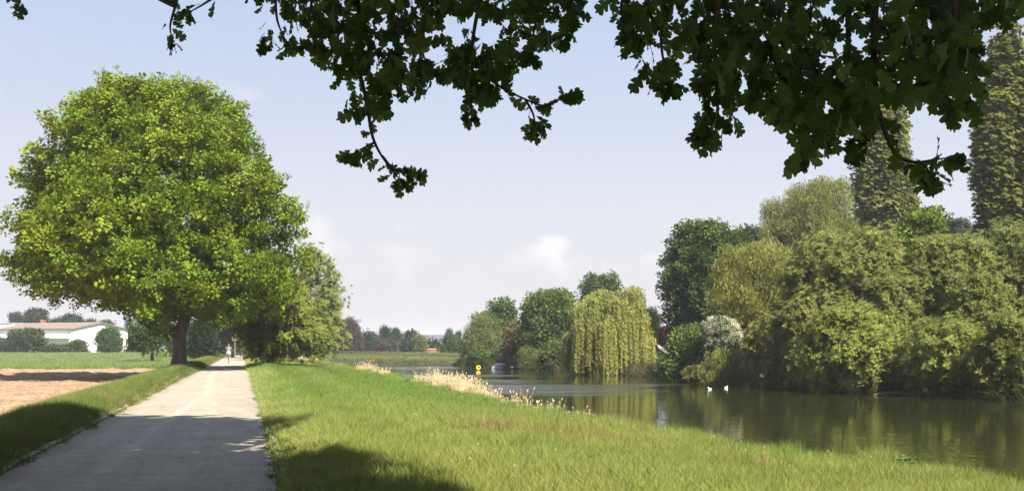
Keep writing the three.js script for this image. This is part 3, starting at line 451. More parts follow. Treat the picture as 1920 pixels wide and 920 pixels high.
popl(1658, 103, [[140, 1655, 1667], [180, 1640, 1684], [240, 1614, 1708], [320, 1604, 1716], [400, 1600, 1714], [480, 1604, 1708]], 'slender poplar rising beyond the willows next to the feathery birch', 1.15);
popl(1888, 76, [[45, 1880, 1902], [95, 1856, 1924], [180, 1842, 1940], [280, 1828, 1955], [380, 1832, 1955], [470, 1838, 1948]], 'bigger slender poplar with dark left side behind the last willows', 1.15);
tree('yellow_maple', 'fresh yellow green maple between the two poplars', 'tree', { x: 1722, d: 78, r: 0.2, leaf: 'maple', size: 0.5, clump: 0.85, fill: 1.2, colour: [0.18, 0.24, 0.03], trunk: [[1722, 540], [1722, 460]], rows: [[392, 1722, 1760], [415, 1700, 1772], [440, 1682, 1770], [480, 1676, 1750], [520, 1680, 1750]] });
tree('bare_tree', 'thin half bare tree between the two poplars', 'tree', { x: 1800, d: 84, r: 0.12, leaf: 'broad', size: 0.35, clump: 0.5, fill: 0.7, dense: 0.5, gap: 1.0, bark: 'grey', colour: [0.09, 0.105, 0.06], trunk: [[1800, 560], [1796, 460]], rows: [[410, 1775, 1810], [440, 1765, 1832], [500, 1770, 1835]] });
const wil = (x, d, rows, label, colour, more = {}) => tree('willow_bush', label, 'bush', { x, d, r: 0.22, leaf: 'willow', size: 0.38, clump: 0.68, gap: 0.55, fill: 1.15, dense: 0.95, tips: 7, low: 1, colour: [colour[0] * 1.85, colour[1] * 1.78, colour[2] * 1.45], vary: 0.2, trunk: [[x, rows[2][0] + 20]], rows, ...more });
wil(1572, 69, [[440, 1560, 1640], [465, 1505, 1690], [520, 1465, 1715], [590, 1465, 1725], [660, 1490, 1720], [710, 1510, 1700]], 'big grey green willow bush before the feathery birch', [0.145, 0.162, 0.052]);
wil(1600, 61.5, [[585, 1560, 1630], [620, 1515, 1690], [670, 1494, 1722], [720, 1505, 1715], [738, 1530, 1700]], 'brighter low willow bush bulging over the water', [0.15, 0.172, 0.045]);
wil(1785, 66, [[450, 1750, 1830], [490, 1700, 1865], [550, 1675, 1895], [630, 1680, 1900], [700, 1700, 1890]], 'wide willow bush below the half bare tree', [0.14, 0.16, 0.05]);
wil(1905, 66, [[428, 1865, 1940], [470, 1838, 1985], [550, 1825, 2020], [640, 1830, 2020], [700, 1850, 2000]], 'tall willow bush before the bigger poplar', [0.13, 0.15, 0.05]);
wil(1770, 57, [[610, 1740, 1810], [650, 1705, 1870], [700, 1700, 1890], [742, 1720, 1880]], 'low willow bush with trailing twigs at the waterline', [0.14, 0.16, 0.042]);
wil(1905, 53, [[600, 1870, 1950], [650, 1840, 1990], [710, 1830, 2020], [755, 1850, 2010]], 'last willow bush of the bank with pale dead twigs', [0.135, 0.15, 0.045]);
wil(1462, 69, [[590, 1440, 1500], [625, 1405, 1530], [670, 1392, 1540], [722, 1405, 1535]], 'brownish willow bush left of the brighter low one', [0.14, 0.14, 0.045]);
wil(1668, 65, [[520, 1650, 1700], [560, 1630, 1730], [640, 1625, 1740], [715, 1640, 1730]], 'middle willow bush joining the big grey green one and the wide one', [0.142, 0.158, 0.05]);
wil(1838, 61, [[520, 1815, 1865], [570, 1795, 1890], [650, 1790, 1900], [735, 1800, 1890]], 'slim willow bush joining the wide one and the tall one', [0.138, 0.158, 0.048]);
wil(1505, 66.5, [[560, 1490, 1530], [600, 1465, 1560], [670, 1460, 1570], [728, 1470, 1560]], 'feathery willow bush between the brownish one and the brighter low one', [0.15, 0.16, 0.05]);
wil(2080, 60, [[480, 2040, 2120], [560, 1990, 2180], [660, 1990, 2180], [740, 2000, 2160]], 'willow bush past the last one along the bank', [0.135, 0.155, 0.05]);
farTree(1480, 150, [[470, 1440, 1520], [520, 1420, 1540], [640, 1420, 1540]], 'backing tree behind the yellowish willow', [0.07, 0.10, 0.04], 'broad', 'tree', { clump: 1.6 });
farTree(1760, 120, [[500, 1700, 1820], [560, 1690, 1830], [680, 1690, 1830]], 'backing tree behind the wide willow', [0.07, 0.10, 0.04], 'broad', 'tree', { clump: 1.5 });
farTree(1085, 175, [[590, 1060, 1110], [630, 1050, 1120], [690, 1050, 1120]], 'backing tree between the round tree and the weeping willow', [0.06, 0.09, 0.035], 'broad', 'tree', { clump: 1.5 });
console.log('trees done, sprays ' + sprayCount);

// ---------------------------------------------------------------- grass
function tuftGeo(seed, n, spread, h, w, lean) {
  const r = rng(seed), pos = [], idx = [];
  for (let i = 0; i < n; i++) {
    const a = r() * 6.283, q = Math.sqrt(r()) * spread, x = Math.cos(a) * q, z = Math.sin(a) * q, b = r() * 6.283, hh = h * (0.5 + 0.7 * r()), l = lean * hh * (0.3 + r()), dx = Math.cos(b), dz = Math.sin(b), ww = w * (0.7 + 0.6 * r()) / 2, t = r() * 6.283, sx = Math.cos(t) * ww, sz = Math.sin(t) * ww, k = pos.length / 3;
    pos.push(x - sx, -0.03, z - sz, x + sx, -0.03, z + sz, x + dx * l * 0.3 - sx * 0.8, hh * 0.58, z + dz * l * 0.3 - sz * 0.8, x + dx * l * 0.3 + sx * 0.8, hh * 0.58, z + dz * l * 0.3 + sz * 0.8, x + dx * l, hh, z + dz * l);
    idx.push(k, k + 1, k + 2, k + 1, k + 3, k + 2, k + 2, k + 3, k + 4);
  }
  const g = new THREE.BufferGeometry(); g.setAttribute('position', new THREE.Float32BufferAttribute(pos, 3)); g.setIndex(idx); g.computeVertexNormals(); return g;
}
const GRASS = leafMat(0.35, 0.7);
const inView = (x, d, m = 2.5) => Math.abs(x) < 0.47 * d + m && d > 3;
function sow(seed, u0, u1, v0, v1, perM2, fn) {
  const r = rng(seed), list = [];
  for (let va = v0; va < v1; va += 2) { const dens = perM2(va + 1), n = Math.round(dens * 2 * (u1 - u0)); for (let i = 0; i < n; i++) { const u = lerp(u0, u1, r()), v = va + 2 * r(), [x, d] = W2(u, v); if (!inView(x, d)) continue; const o = fn(u, v, x, d, r); if (o) { if (!o.p) o.p = V(x, ground(u, v), -d); if (!o.e) o.e = [(r() - 0.5) * 0.25, r() * 6.283, (r() - 0.5) * 0.25]; list.push(o); } } }
  return list;
}
{
  const list = sow(501, 1.72, 17, 6, 190, (v) => v < 16 ? 150 : 150 * (16 / v) ** 1.12, (u, v, x, d, r) => {
    if (u > nearBank(v) + bankWobble(v) + 0.35) return null;
    const edge = 1 + 0.9 * sstep(1.4, 0.2, nearBank(v) + bankWobble(v) - u) * sstep(0.42, 0.68, fbm(u * 0.8, v * 0.55 + 60, 3)), t = meadowTone(u, v), verge = sstep(3.0, 1.7, u), tall = edge * (0.65 + 0.7 * fbm(u * 0.7, v * 0.7, 3)) * lerp(1, 0.42, verge), wide = 1 + sstep(15, 90, d) * 1.6;
    if (u < 1.95 && r() < 0.45) return null;
    let c = [lerp(0.165, 0.25, t.yellow), lerp(0.25, 0.28, t.yellow), lerp(0.048, 0.068, t.yellow)];
    c = c.map((k, i) => lerp(k, [0.23, 0.15, 0.065][i], t.rust * 0.55 * r())); c = c.map((k, i) => lerp(k, [0.26, 0.245, 0.09][i], verge * 0.7 * r()));
    const dry = r() < 0.07 ? 0.8 : 0; c = c.map((k, i) => lerp(k, [0.34, 0.29, 0.14][i], dry));
    return { s: [wide, tall * (0.8 + 0.5 * r()) * (1 + 0.25 * sstep(30, 100, d)), wide], c: tint(c, r, 0.2) };
  });
  top('meadow_grass', instances('meadow_grass', tuftGeo(61, 15, 0.13, 0.24, 0.0085, 0.6), GRASS, list), 'long green meadow grass between the path and the river', 'grass', null, 'stuff');
  console.log('meadow tufts ' + list.length);
}
{
  const list = sow(502, -5.7, -1.72, 10, 190, (v) => v < 20 ? 130 : 130 * (20 / v) ** 1.1, (u, v, x, d, r) => {
    const wob = 0.8 * (fbm(v * 0.3, 7, 3) - 0.5); if (u < fieldEdge + wob) return null;
    const near = sstep(-2.6, -1.75, u), wide = 1 + sstep(20, 90, d) * 1.6, n = fbm(u * 0.9, v * 0.5, 3), tall = lerp(1.15, 0.35, near) * (0.6 + 0.8 * n); if (u > -1.98 && r() < 0.5) return null;
    let c = [0.135, 0.195, 0.04].map((k, i) => lerp(k, [0.25, 0.22, 0.085][i], clamp(near * 0.75 * r() + sstep(0.5, 0.75, n) * 0.5))); if (r() < 0.06) c = [0.33, 0.28, 0.13];
    return { s: [wide, tall, wide], c: tint(c, r, 0.2) };
  });
  top('verge_grass', instances('verge_grass', tuftGeo(62, 16, 0.14, 0.34, 0.009, 0.7), GRASS, list), 'taller grass on the verge between the path and the bare field', 'grass', null, 'stuff');
}
{
  // weeds that creep over the kerbs onto the path
  const r = rng(503), list = [];
  for (let i = 0; i < 420; i++) { const side = r() < 0.55 ? -1 : 1, v = 9 + 45 * r() ** 1.5, patch = fbm(v * 0.5 + side * 9, 3, 3); if (patch < 0.47) continue; const u = side * (1.76 - 0.32 * r() * r() * patch), [x, d] = W2(u, v); list.push({ p: V(x, 0.005, -d), s: [0.6 + 0.5 * r(), 0.2 + 0.3 * r(), 0.6 + 0.5 * r()], e: [0, r() * 6.28, 0], c: tint(side < 0 ? [0.16, 0.17, 0.05] : [0.11, 0.16, 0.04], r, 0.2) }); }
  top('path_weeds', instances('path_weeds', tuftGeo(63, 22, 0.12, 0.16, 0.012, 1.4), GRASS, list), 'small weeds creeping over the path edges', 'weeds', null, 'stuff');
}
{
  // fallen leaf bits, grit and twigs on the gravel
  const r = rng(509), list = [], bit = spray(69, 3, 0.9, 0.5, { flat: 0.15, up: 3 });
  for (let i = 0; i < 900; i++) { const v = 9 + 50 * r() ** 1.6, e = r() < 0.65 ? (r() < 0.5 ? -1 : 1) * (1.7 - 0.5 * r() * r()) : (r() - 0.5) * 3.2, [x, d] = W2(e, v); list.push({ p: V(x, 0.02, -d), s: [0.025 + 0.03 * r(), 0.012, 0.025 + 0.03 * r()], e: [0, r() * 6.28, 0], c: tint(r() < 0.5 ? [0.16, 0.11, 0.06] : [0.3, 0.27, 0.2], r, 0.3) }); }
  top('path_litter', instances('path_litter', bit, LEAF, list), 'leaf bits and grit scattered on the gravel path', 'litter', null, 'stuff');
}
{
  // grass of the far dyke and the crop edge
  const r = rng(504), list = [];
  for (let i = 0; i < 9000; i++) { const px = 600 + 300 * r(), d = 150 + 75 * r(), x = (px - 960) / F * d, ed = endDist(x, d); if (ed > 0.3 || ed < -34) continue; const [u, v] = UV(x, d); if (u < 11) continue; const h = H(x, d); list.push({ p: V(x, h, -d), s: [3.4, 1.2 + 0.9 * r(), 3.4], e: [0, r() * 6.28, 0], c: tint(ed > -1.5 ? [0.13, 0.14, 0.05] : [0.17, 0.20, 0.06], r, 0.22) }); }
  top('dyke_grass', instances('dyke_grass', tuftGeo(64, 16, 0.16, 0.24, 0.011, 0.6), GRASS, list), 'grass on the low dyke at the far end of the river', 'grass', null, 'stuff');
  const l2 = [];
  for (let i = 0; i < 16000; i++) { const u = -6.5 - 110 * r() ** 1.3, v = cropLine(u) - 1.5 + 130 * r() ** 1.7, [x, d] = W2(u, v); if (!inView(x, d, 4)) continue; if (v < cropLine(u) && r() < 0.6) continue; l2.push({ p: V(x, ground(u, v) + 0.05, -d), s: [3.6, 1.1 + 0.8 * r(), 3.6], e: [0, r() * 6.28, 0], c: tint([0.19, 0.25, 0.085], r, 0.16) }); }
  top('crop_plants', instances('crop_plants', tuftGeo(65, 16, 0.16, 0.24, 0.012, 0.4), GRASS, l2), 'young green crop standing in the far field', 'crop', null, 'stuff');
}
{
  // reddish sorrel, buttercups and dandelion clocks
  const sorrel = sow(505, 4, 12, 9, 75, (v) => 6 * Math.min(1, 16 / v), (u, v, x, d, r) => { const t = meadowTone(u, v); if (t.rust < 0.25 || r() > t.rust) return null; return { s: [1 + d / 60, 0.9 + 0.5 * r(), 1 + d / 60], c: tint([0.24, 0.16, 0.075], r, 0.25) }; });
  top('sorrel_stems', instances('sorrel_stems', tuftGeo(66, 7, 0.1, 0.42, 0.007, 0.25), GRASS, sorrel), 'rusty sorrel stems scattered through the meadow grass', 'weeds', null, 'stuff');
  const petal = new THREE.BufferGeometry(); { const pos = [], idx = []; for (let k = 0; k < 5; k++) { const a = k / 5 * 6.283, b = a + 0.6, c = a - 0.6, i = pos.length / 3; pos.push(0, 0, 0, Math.cos(c) * 0.7, 0.25, Math.sin(c) * 0.7, Math.cos(a), 0.45, Math.sin(a), Math.cos(b) * 0.7, 0.25, Math.sin(b) * 0.7); idx.push(i, i + 2, i + 1, i, i + 3, i + 2); } petal.setAttribute('position', new THREE.Float32BufferAttribute(pos, 3)); petal.setIndex(idx); petal.computeVertexNormals(); }
  const lift = (o, u, v, x, d, h) => { o.p = V(x, ground(u, v) + h, -d); return o; };
  const butter = sow(506, 3.5, 13, 9, 60, () => 1.6, (u, v, x, d, r) => { const c = fbm(u * 0.5 + 3, v * 0.4, 3); if (u > nearBank(v) - 0.4 || r() > sstep(0.5, 0.72, c)) return null; return lift({ s: 0.010 + 0.004 * r(), e: [(r() - 0.5), r() * 6, (r() - 0.5)], c: [0.75, 0.58, 0.02] }, u, v, x, d, 0.22 + 0.12 * r()); });
  top('buttercups', instances('buttercups', petal, LEAF, butter), 'yellow buttercups dotted over the meadow', 'flowers', null, 'stuff');
  const ball = spray(67, 40, 0.5, 0.2, { flat: 1, up: 0 });
  const clocks = sow(507, 2.5, 12, 9, 40, () => 0.18, (u, v, x, d, r) => u > nearBank(v) - 0.5 ? null : lift({ s: 0.02, c: [0.68, 0.66, 0.6] }, u, v, x, d, 0.24 + 0.1 * r()));
  top('dandelion_clocks', instances('dandelion_clocks', ball, LEAF, clocks), 'pale dandelion seed heads in the meadow grass', 'flowers', null, 'stuff');
}
{
  // leafy weeds on the near bank: brambles and nettles
  const leafG = spray(68, 40, 0.42, 0.26, { flat: 0.55, up: 1.1 });
  const clump = (px0, px1, d, n, h, label, name, c) => { const r = rng(px0), list = []; for (let i = 0; i < n; i++) { const px = lerp(px0, px1, r()), dd = d + 1.4 * (r() - 0.5), q = onGround(px, dd), u = UV(q.x, dd)[0]; const hh = h * (0.25 + 0.75 * r()) * Math.sin(Math.PI * clamp((px - px0) / (px1 - px0), 0.12, 0.88)); q.y = Math.max(q.y, -0.95) + hh; list.push({ p: q, s: 0.09 + 0.08 * r(), e: [(r() - 0.5), r() * 6, (r() - 0.5)], c: tint(c, r, 0.2) }); } const g = top(name, instances(name, leafG, LEAF, list), label, 'weeds', null, 'stuff'); return g; };
  clump(1450, 1610, 22, 150, 0.30, 'light green bramble patch on the near river bank', 'bramble_patch', [0.15, 0.24, 0.045]);
  clump(1640, 1790, 18.4, 120, 0.30, 'leafy nettles on the near bank close to the water', 'nettle_patch', [0.14, 0.22, 0.045]);
  clump(1170, 1250, 27.5, 90, 0.22, 'low leafy weeds at the bank where the sky mirrors in the river', 'bank_weeds', [0.12, 0.2, 0.04]);
  clump(540, 640, 62, 60, 0.25, 'patch of leafy weeds in the meadow beside the bushy tree', 'meadow_weeds', [0.14, 0.22, 0.04]);
  clump(310, 350, 73, 90, 0.35, 'suckers and weeds round the foot of the big maple', 'trunk_weeds', [0.09, 0.14, 0.035]);
}
// dry reeds along the near bank
function reedGeo(seed, n) {
  const r = rng(seed), parts = [];
  for (let i = 0; i < n; i++) {
    const x = (r() - 0.5) * 0.5, z = (r() - 0.5) * 0.5, h = 0.55 + 0.55 * r(), a = r() * 6.28, l = 0.06 + 0.22 * r() * r(), dx = Math.cos(a) * l, dz = Math.sin(a) * l;
    parts.push(tube([V(x, -0.1, z), V(x + dx * 0.3, h * 0.5, z + dz * 0.3), V(x + dx, h, z + dz)], [0.006, 0.005, 0.003], 3));
    const b = r() * 6.28, y = h * (0.35 + 0.4 * r()), q = V(x + dx * 0.3, y, z + dz * 0.3), t = q.clone().add(V(Math.cos(b) * 0.2, 0.1 * (r() - 0.2), Math.sin(b) * 0.2)), m = q.clone().lerp(t, 0.5).add(V(0, 0.05, 0)); parts.push(tube([q, m, t], [0.008, 0.007, 0.002], 3));
    if (r() < 0.5) { const e = V(x + dx * 1.25, h + 0.13, z + dz * 1.25); parts.push(tube([V(x + dx, h, z + dz), V(x + dx * 1.1, h + 0.07, z + dz * 1.1), e], [0.004, 0.02, 0.003], 4)); }
  }
  const g = mergeGeometries(parts); g.deleteAttribute('uv'); return g;
}
{
  const reed = reedGeo(71, 26), reedMat = mat([1, 1, 1], 0.85, { side: THREE.DoubleSide });
  const bed = (name, label, v0, v1, n, off, spread, hgt, seed) => { const r = rng(seed), list = []; for (let i = 0; i < n; i++) { const v = lerp(v0, v1, r()), u = nearBank(v) + bankWobble(v) + off + spread * (r() - 0.5), [x, d] = W2(u, v), y = Math.max(ground(u, v), -1.15), taper = 0.55 + 0.45 * Math.sin(Math.PI * clamp((v - v0) / (v1 - v0), 0.08, 0.92)); list.push({ p: V(x, y, -d), s: [0.9 + 0.5 * r(), hgt * taper * (0.6 + 0.7 * r()), 0.9 + 0.5 * r()], e: [(r() - 0.5) * 0.2, r() * 6.28, (r() - 0.5) * 0.2], c: tint([0.50, 0.385, 0.215], r, 0.2) }); } top(name, instances(name, reed, reedMat, list), label, 'reeds', null, 'stuff'); };
  bed('reed_bed', 'pale dry reeds along the near bank, widest stand', 42, 58, 150, 0.1, 1.1, 1.0, 81);
  bed('reed_bed', 'loose straw coloured reeds farther along the near bank', 70, 92, 60, -0.1, 1.1, 0.85, 82);
  bed('reed_bed', 'sparse dry stalks at the near bank beside the widest reeds', 27, 40, 16, -0.1, 0.6, 0.6, 83);
  bed('reed_bed', 'pale reed clump at the far end of the meadow', 137, 147, 120, -3.2, 3.5, 1.3, 84);
}
// dead grass and trailing twigs at the foot of the far bank
{
  const r = rng(91), list = [];
  for (let i = 0; i < 1500; i++) { const v = 25 + 120 * r(), u = farBank(v) + 2 * bankWobble(v * 0.7 + 50) - 0.4 + 1.6 * r(), [x, d] = W2(u, v); if (!inView(x, d, 4)) continue; list.push({ p: V(x, Math.max(ground(u, v), -1.0), -d), s: [3, 1.2 + 1.6 * r(), 3], e: [(r() - 0.5) * 0.6, r() * 6.28, (r() - 0.5) * 0.6], c: tint(r() < 0.35 ? [0.17, 0.12, 0.06] : [0.075, 0.095, 0.03], r, 0.25) }); }
  top('bank_growth', instances('bank_growth', tuftGeo(92, 18, 0.16, 0.28, 0.013, 1.2), GRASS, list), 'tangled growth along the foot of the far bank', 'undergrowth', null, 'stuff');
  for (const [px, d, tilt, label] of [[1392, 70.5, 0.5, 'bare dead branch lying over the water by the ducks'], [1475, 65.5, -0.4, 'pale grey log at the waterline under the brownish willow'], [1640, 58, 0.8, 'tangle of bare twigs at the waterline under the low willow']]) {
    const x = (px - 960) / F * d, tubes = [], q = rng(px); let p0 = V(0, 0.02, 0), dir = V(Math.cos(tilt), 0.1, Math.sin(tilt)); const main = [V(0, 0.0, 0), V(0.7, 0.16, 0.25 * tilt), V(1.5, 0.1, 0.45 * tilt), V(2.1, 0.22, 0.5 * tilt)]; tubes.push(tube(main, [0.06, 0.05, 0.035, 0.012], 6));
    const g = top('dead_branch', new THREE.Group(), label, 'branch', 'dead wood along the far bank'); g.position.set(x, WATER + 0.02, -d); part('stem', tubes[0], bark.brown, g);
    for (let i = 0; i < 5; i++) { const b = main[1].clone().lerp(main[3], q()), e = b.clone().add(V(q() - 0.3, 0.35 * q() - 0.12, q() - 0.5).multiplyScalar(1.1)); part(i ? 'twig_00' + i : 'twig', tube([b, b.clone().lerp(e, 0.5).add(V(0, 0.06, 0)), e], [0.022, 0.015, 0.005], 5), bark.brown, g); }
  }
}
console.log('grass done');

// ---------------------------------------------------------------- buildings
const white = mat([0.8, 0.79, 0.77], 0.8), glassDark = mat([0.03, 0.035, 0.045], 0.15), roofBrown = mat([0.20, 0.145, 0.12], 0.9), roofGrey = mat([0.10, 0.10, 0.115], 0.8), brick = mat([0.36, 0.14, 0.09], 0.95), frameGrey = mat([0.35, 0.34, 0.34], 0.7), plinth = mat([0.42, 0.40, 0.38], 0.9), redPaint = mat([0.30, 0.06, 0.05], 0.7);
const box = (w, h, d, x = 0, y = 0, z = 0) => { const g = new THREE.BoxGeometry(w, h, d); g.translate(x, y + h / 2, z); return g; };
function gableBody(w, d, hw, hr) { const s = new THREE.Shape(); s.moveTo(-d / 2, 0); s.lineTo(d / 2, 0); s.lineTo(d / 2, hw); s.lineTo(0, hr); s.lineTo(-d / 2, hw); s.closePath(); const g = new THREE.ExtrudeGeometry(s, { depth: w, bevelEnabled: false }); g.translate(0, 0, -w / 2); g.rotateY(Math.PI / 2); return g; }   // long side along x
function roofSlab(w, d, hw, hr, over, side, t = 0.22) { const L = Math.hypot(d / 2, hr - hw) + over, a = Math.atan2(hr - hw, d / 2), g = new THREE.BoxGeometry(w + 2 * over, t, L); g.translate(0, t / 2 + 0.01, L / 2); g.rotateX(a); g.translate(0, hr, 0); if (side < 0) g.rotateY(Math.PI); return g; }
function gableHouse(name, label, at, turn, w, d, hw, hr, roofMat, wallMat, over = 0.4, cat = 'building') {
  const g = top(name, new THREE.Group(), label, cat); g.position.copy(at); g.rotation.y = turn;
  part('wall', gableBody(w, d, hw, hr), wallMat, g); for (const s of [1, -1]) part('roof', roofSlab(w, d, hw, hr, over, s), roofMat, g); return g;
}
function windowOn(g, x, y, z, w, h, turn = 0, low = null) {
  const o = part('window', new THREE.BoxGeometry(w, h, 0.08), glassDark, g); o.position.set(x, y, z); o.rotation.y = turn;
  const f = [[w + 0.16, 0.09, 0, h / 2], [w + 0.16, 0.09, 0, -h / 2], [0.09, h, w / 2, 0], [0.09, h, -w / 2, 0], [0.06, h, 0, 0]].map(([a, b, cx, cy]) => { const q = new THREE.BoxGeometry(a, b, 0.14); q.translate(cx, cy, 0.01); return q; });
  part('frame', mergeGeometries(f), frameGrey, o); if (low) { const q = part('blind', new THREE.BoxGeometry(w - 0.12, h * 0.45, 0.03), low, o); q.position.set(0, -h * 0.26, 0.06); }
}
{
  // the hall with the brown roof
  const w = 24, d = 18, at = P(118, 649, 268); at.y = -0.1;
  const h = gableHouse('factory_hall', 'white hall with brown pitched roof and bright gable', at, -0.42, w, d, 5.7, 7.3, roofBrown, white, 0.5);
  windowOn(h, -1.6, 2.6, d / 2 + 0.05, 1.9, 1.7, 0, redPaint); windowOn(h, -9, 2.6, d / 2 + 0.05, 1.9, 1.7);
  part('canopy', box(w - 1, 0.35, 1.0, 0, 3.55, d / 2 + 0.5), white, h); part('plinth', box(w + 0.1, 0.5, 0.12, 0, 0, d / 2 + 0.06), plinth, h);
  // the flat roofed hall left of it
  const a2 = P(-8, 649, 285); a2.y = -0.1; const f = top('flat_hall', new THREE.Group(), 'white flat roofed hall with strip windows', 'building'); f.position.copy(a2); f.rotation.y = -0.3;
  part('wall', box(24, 7.3, 16), white, f); part('roof_edge', box(24.3, 0.3, 16.3, 0, 7.3, 0), frameGrey, f); windowOn(f, 3.5, 6.0, 8.05, 4.2, 1.0); windowOn(f, -5, 6.0, 8.05, 4.2, 1.0); part('band', box(24.06, 0.6, 0.1, 0, 4.0, 8.05), frameGrey, f); windowOn(f, 3.5, 2.2, 8.05, 3.2, 1.3);
  const c = top('brick_chimney', new THREE.Group(), 'square brick chimney between the two white halls', 'chimney'); c.position.copy(P(80, 649, 284)); c.position.y = -0.1;
  part('shaft', box(1.0, 8.3, 1.0), brick, c); part('cap', box(1.25, 0.25, 1.25, 0, 8.3, 0), brick, c);
}
gableHouse('village_house', 'white gabled house behind the dark conifers', (() => { const q = P(684, 649, 292); q.y = -0.1; return q; })(), 1.25, 9, 7, 3.2, 5.6, roofGrey, white);
gableHouse('village_house', 'white house with steep dark gable left of the spruces', (() => { const q = P(704, 649, 305); q.y = -0.1; return q; })(), 1.5, 9, 5.5, 2.6, 4.6, roofGrey, white);
gableHouse('village_house', 'long house with slate grey roof above the bushes', (() => { const q = P(815, 649, 298); q.y = -0.1; return q; })(), -0.1, 7.2, 9, 2.4, 4.65, roofGrey, white);
{
  const q = P(811, 649, 236); q.y = H(q.x, 236) - 0.02; const g = top('red_shed', new THREE.Group(), 'long low brick red shed behind the fence', 'shed'); g.position.copy(q); g.rotation.y = -0.15;
  part('wall', gableBody(3.5, 1.6, 0.95, 1.15), brick, g); for (const s of [1, -1]) part('roof', roofSlab(3.5, 1.6, 0.95, 1.15, 0.08, s, 0.06), mat([0.40, 0.17, 0.12], 0.9), g); part('door', box(0.7, 0.8, 0.05, -0.6, 0, 0.83), mat([0.28, 0.10, 0.07], 0.9), g);
}
{
  const d = 100, q = P(1250, 649, d); q.y = H(q.x, d); const hr = EYE + (HORIZON - 649) * d / F - q.y, hw = hr - 0.75;
  const g = top('garden_cabin', new THREE.Group(), 'garden cabin with brown roof and white bargeboards on the far bank', 'cabin'); g.position.copy(q); g.rotation.y = 0.9;
  part('wall', gableBody(2.6, 2.4, hw, hr), mat([0.22, 0.14, 0.09], 0.9), g); for (const s of [1, -1]) part('roof', roofSlab(2.6, 2.4, hw, hr, 0.22, s, 0.08), mat([0.24, 0.15, 0.11], 0.9), g);
  for (const s of [1, -1]) { const b = new THREE.BoxGeometry(0.06, 0.2, 1.62); b.translate(0, 0, 0.78); b.rotateX(Math.atan2(0.75, 1.2)); b.translate(-1.56, hr + 0.03, 0); if (s < 0) b.scale(1, 1, -1); part('bargeboard', b, white, g); }
  windowOn(g, -1.33, hw - 0.35, 0, 0.7, 0.6, Math.PI / 2);
}
// ---------------------------------------------------------------- fence along the dyke
{
  const wood = mat([0.20, 0.17, 0.13], 0.95), A = P(628, 649, 214), B = P(888, 649, 170), L = A.distanceTo(B), n = Math.round(L / 2.1), g = top('fence', new THREE.Group(), 'weathered post and rail fence along the dyke', 'fence'); g.position.set(A.x, 0, A.z);
  const yOf = (p) => H(p.x, -p.z), r = rng(31); let prev = null;
  for (let i = 0; i <= n; i++) {
    const p = A.clone().lerp(B, i / n); p.y = yOf(p); const q = p.clone().sub(g.position);
    const post = part('post', box(0.14, 1.22, 0.14, 0, -0.2, 0), wood, g); post.position.copy(q); post.rotation.set(0.05 * (r() - 0.5), r(), 0.06 * (r() - 0.5));
    if (prev) for (const h of [0.93, 0.52]) part('rail', tube([prev.clone().add(V(0, h, 0)), q.clone().add(V(0, h, 0))], [0.05, 0.05], 6), wood, g);
    prev = q;
  }
}
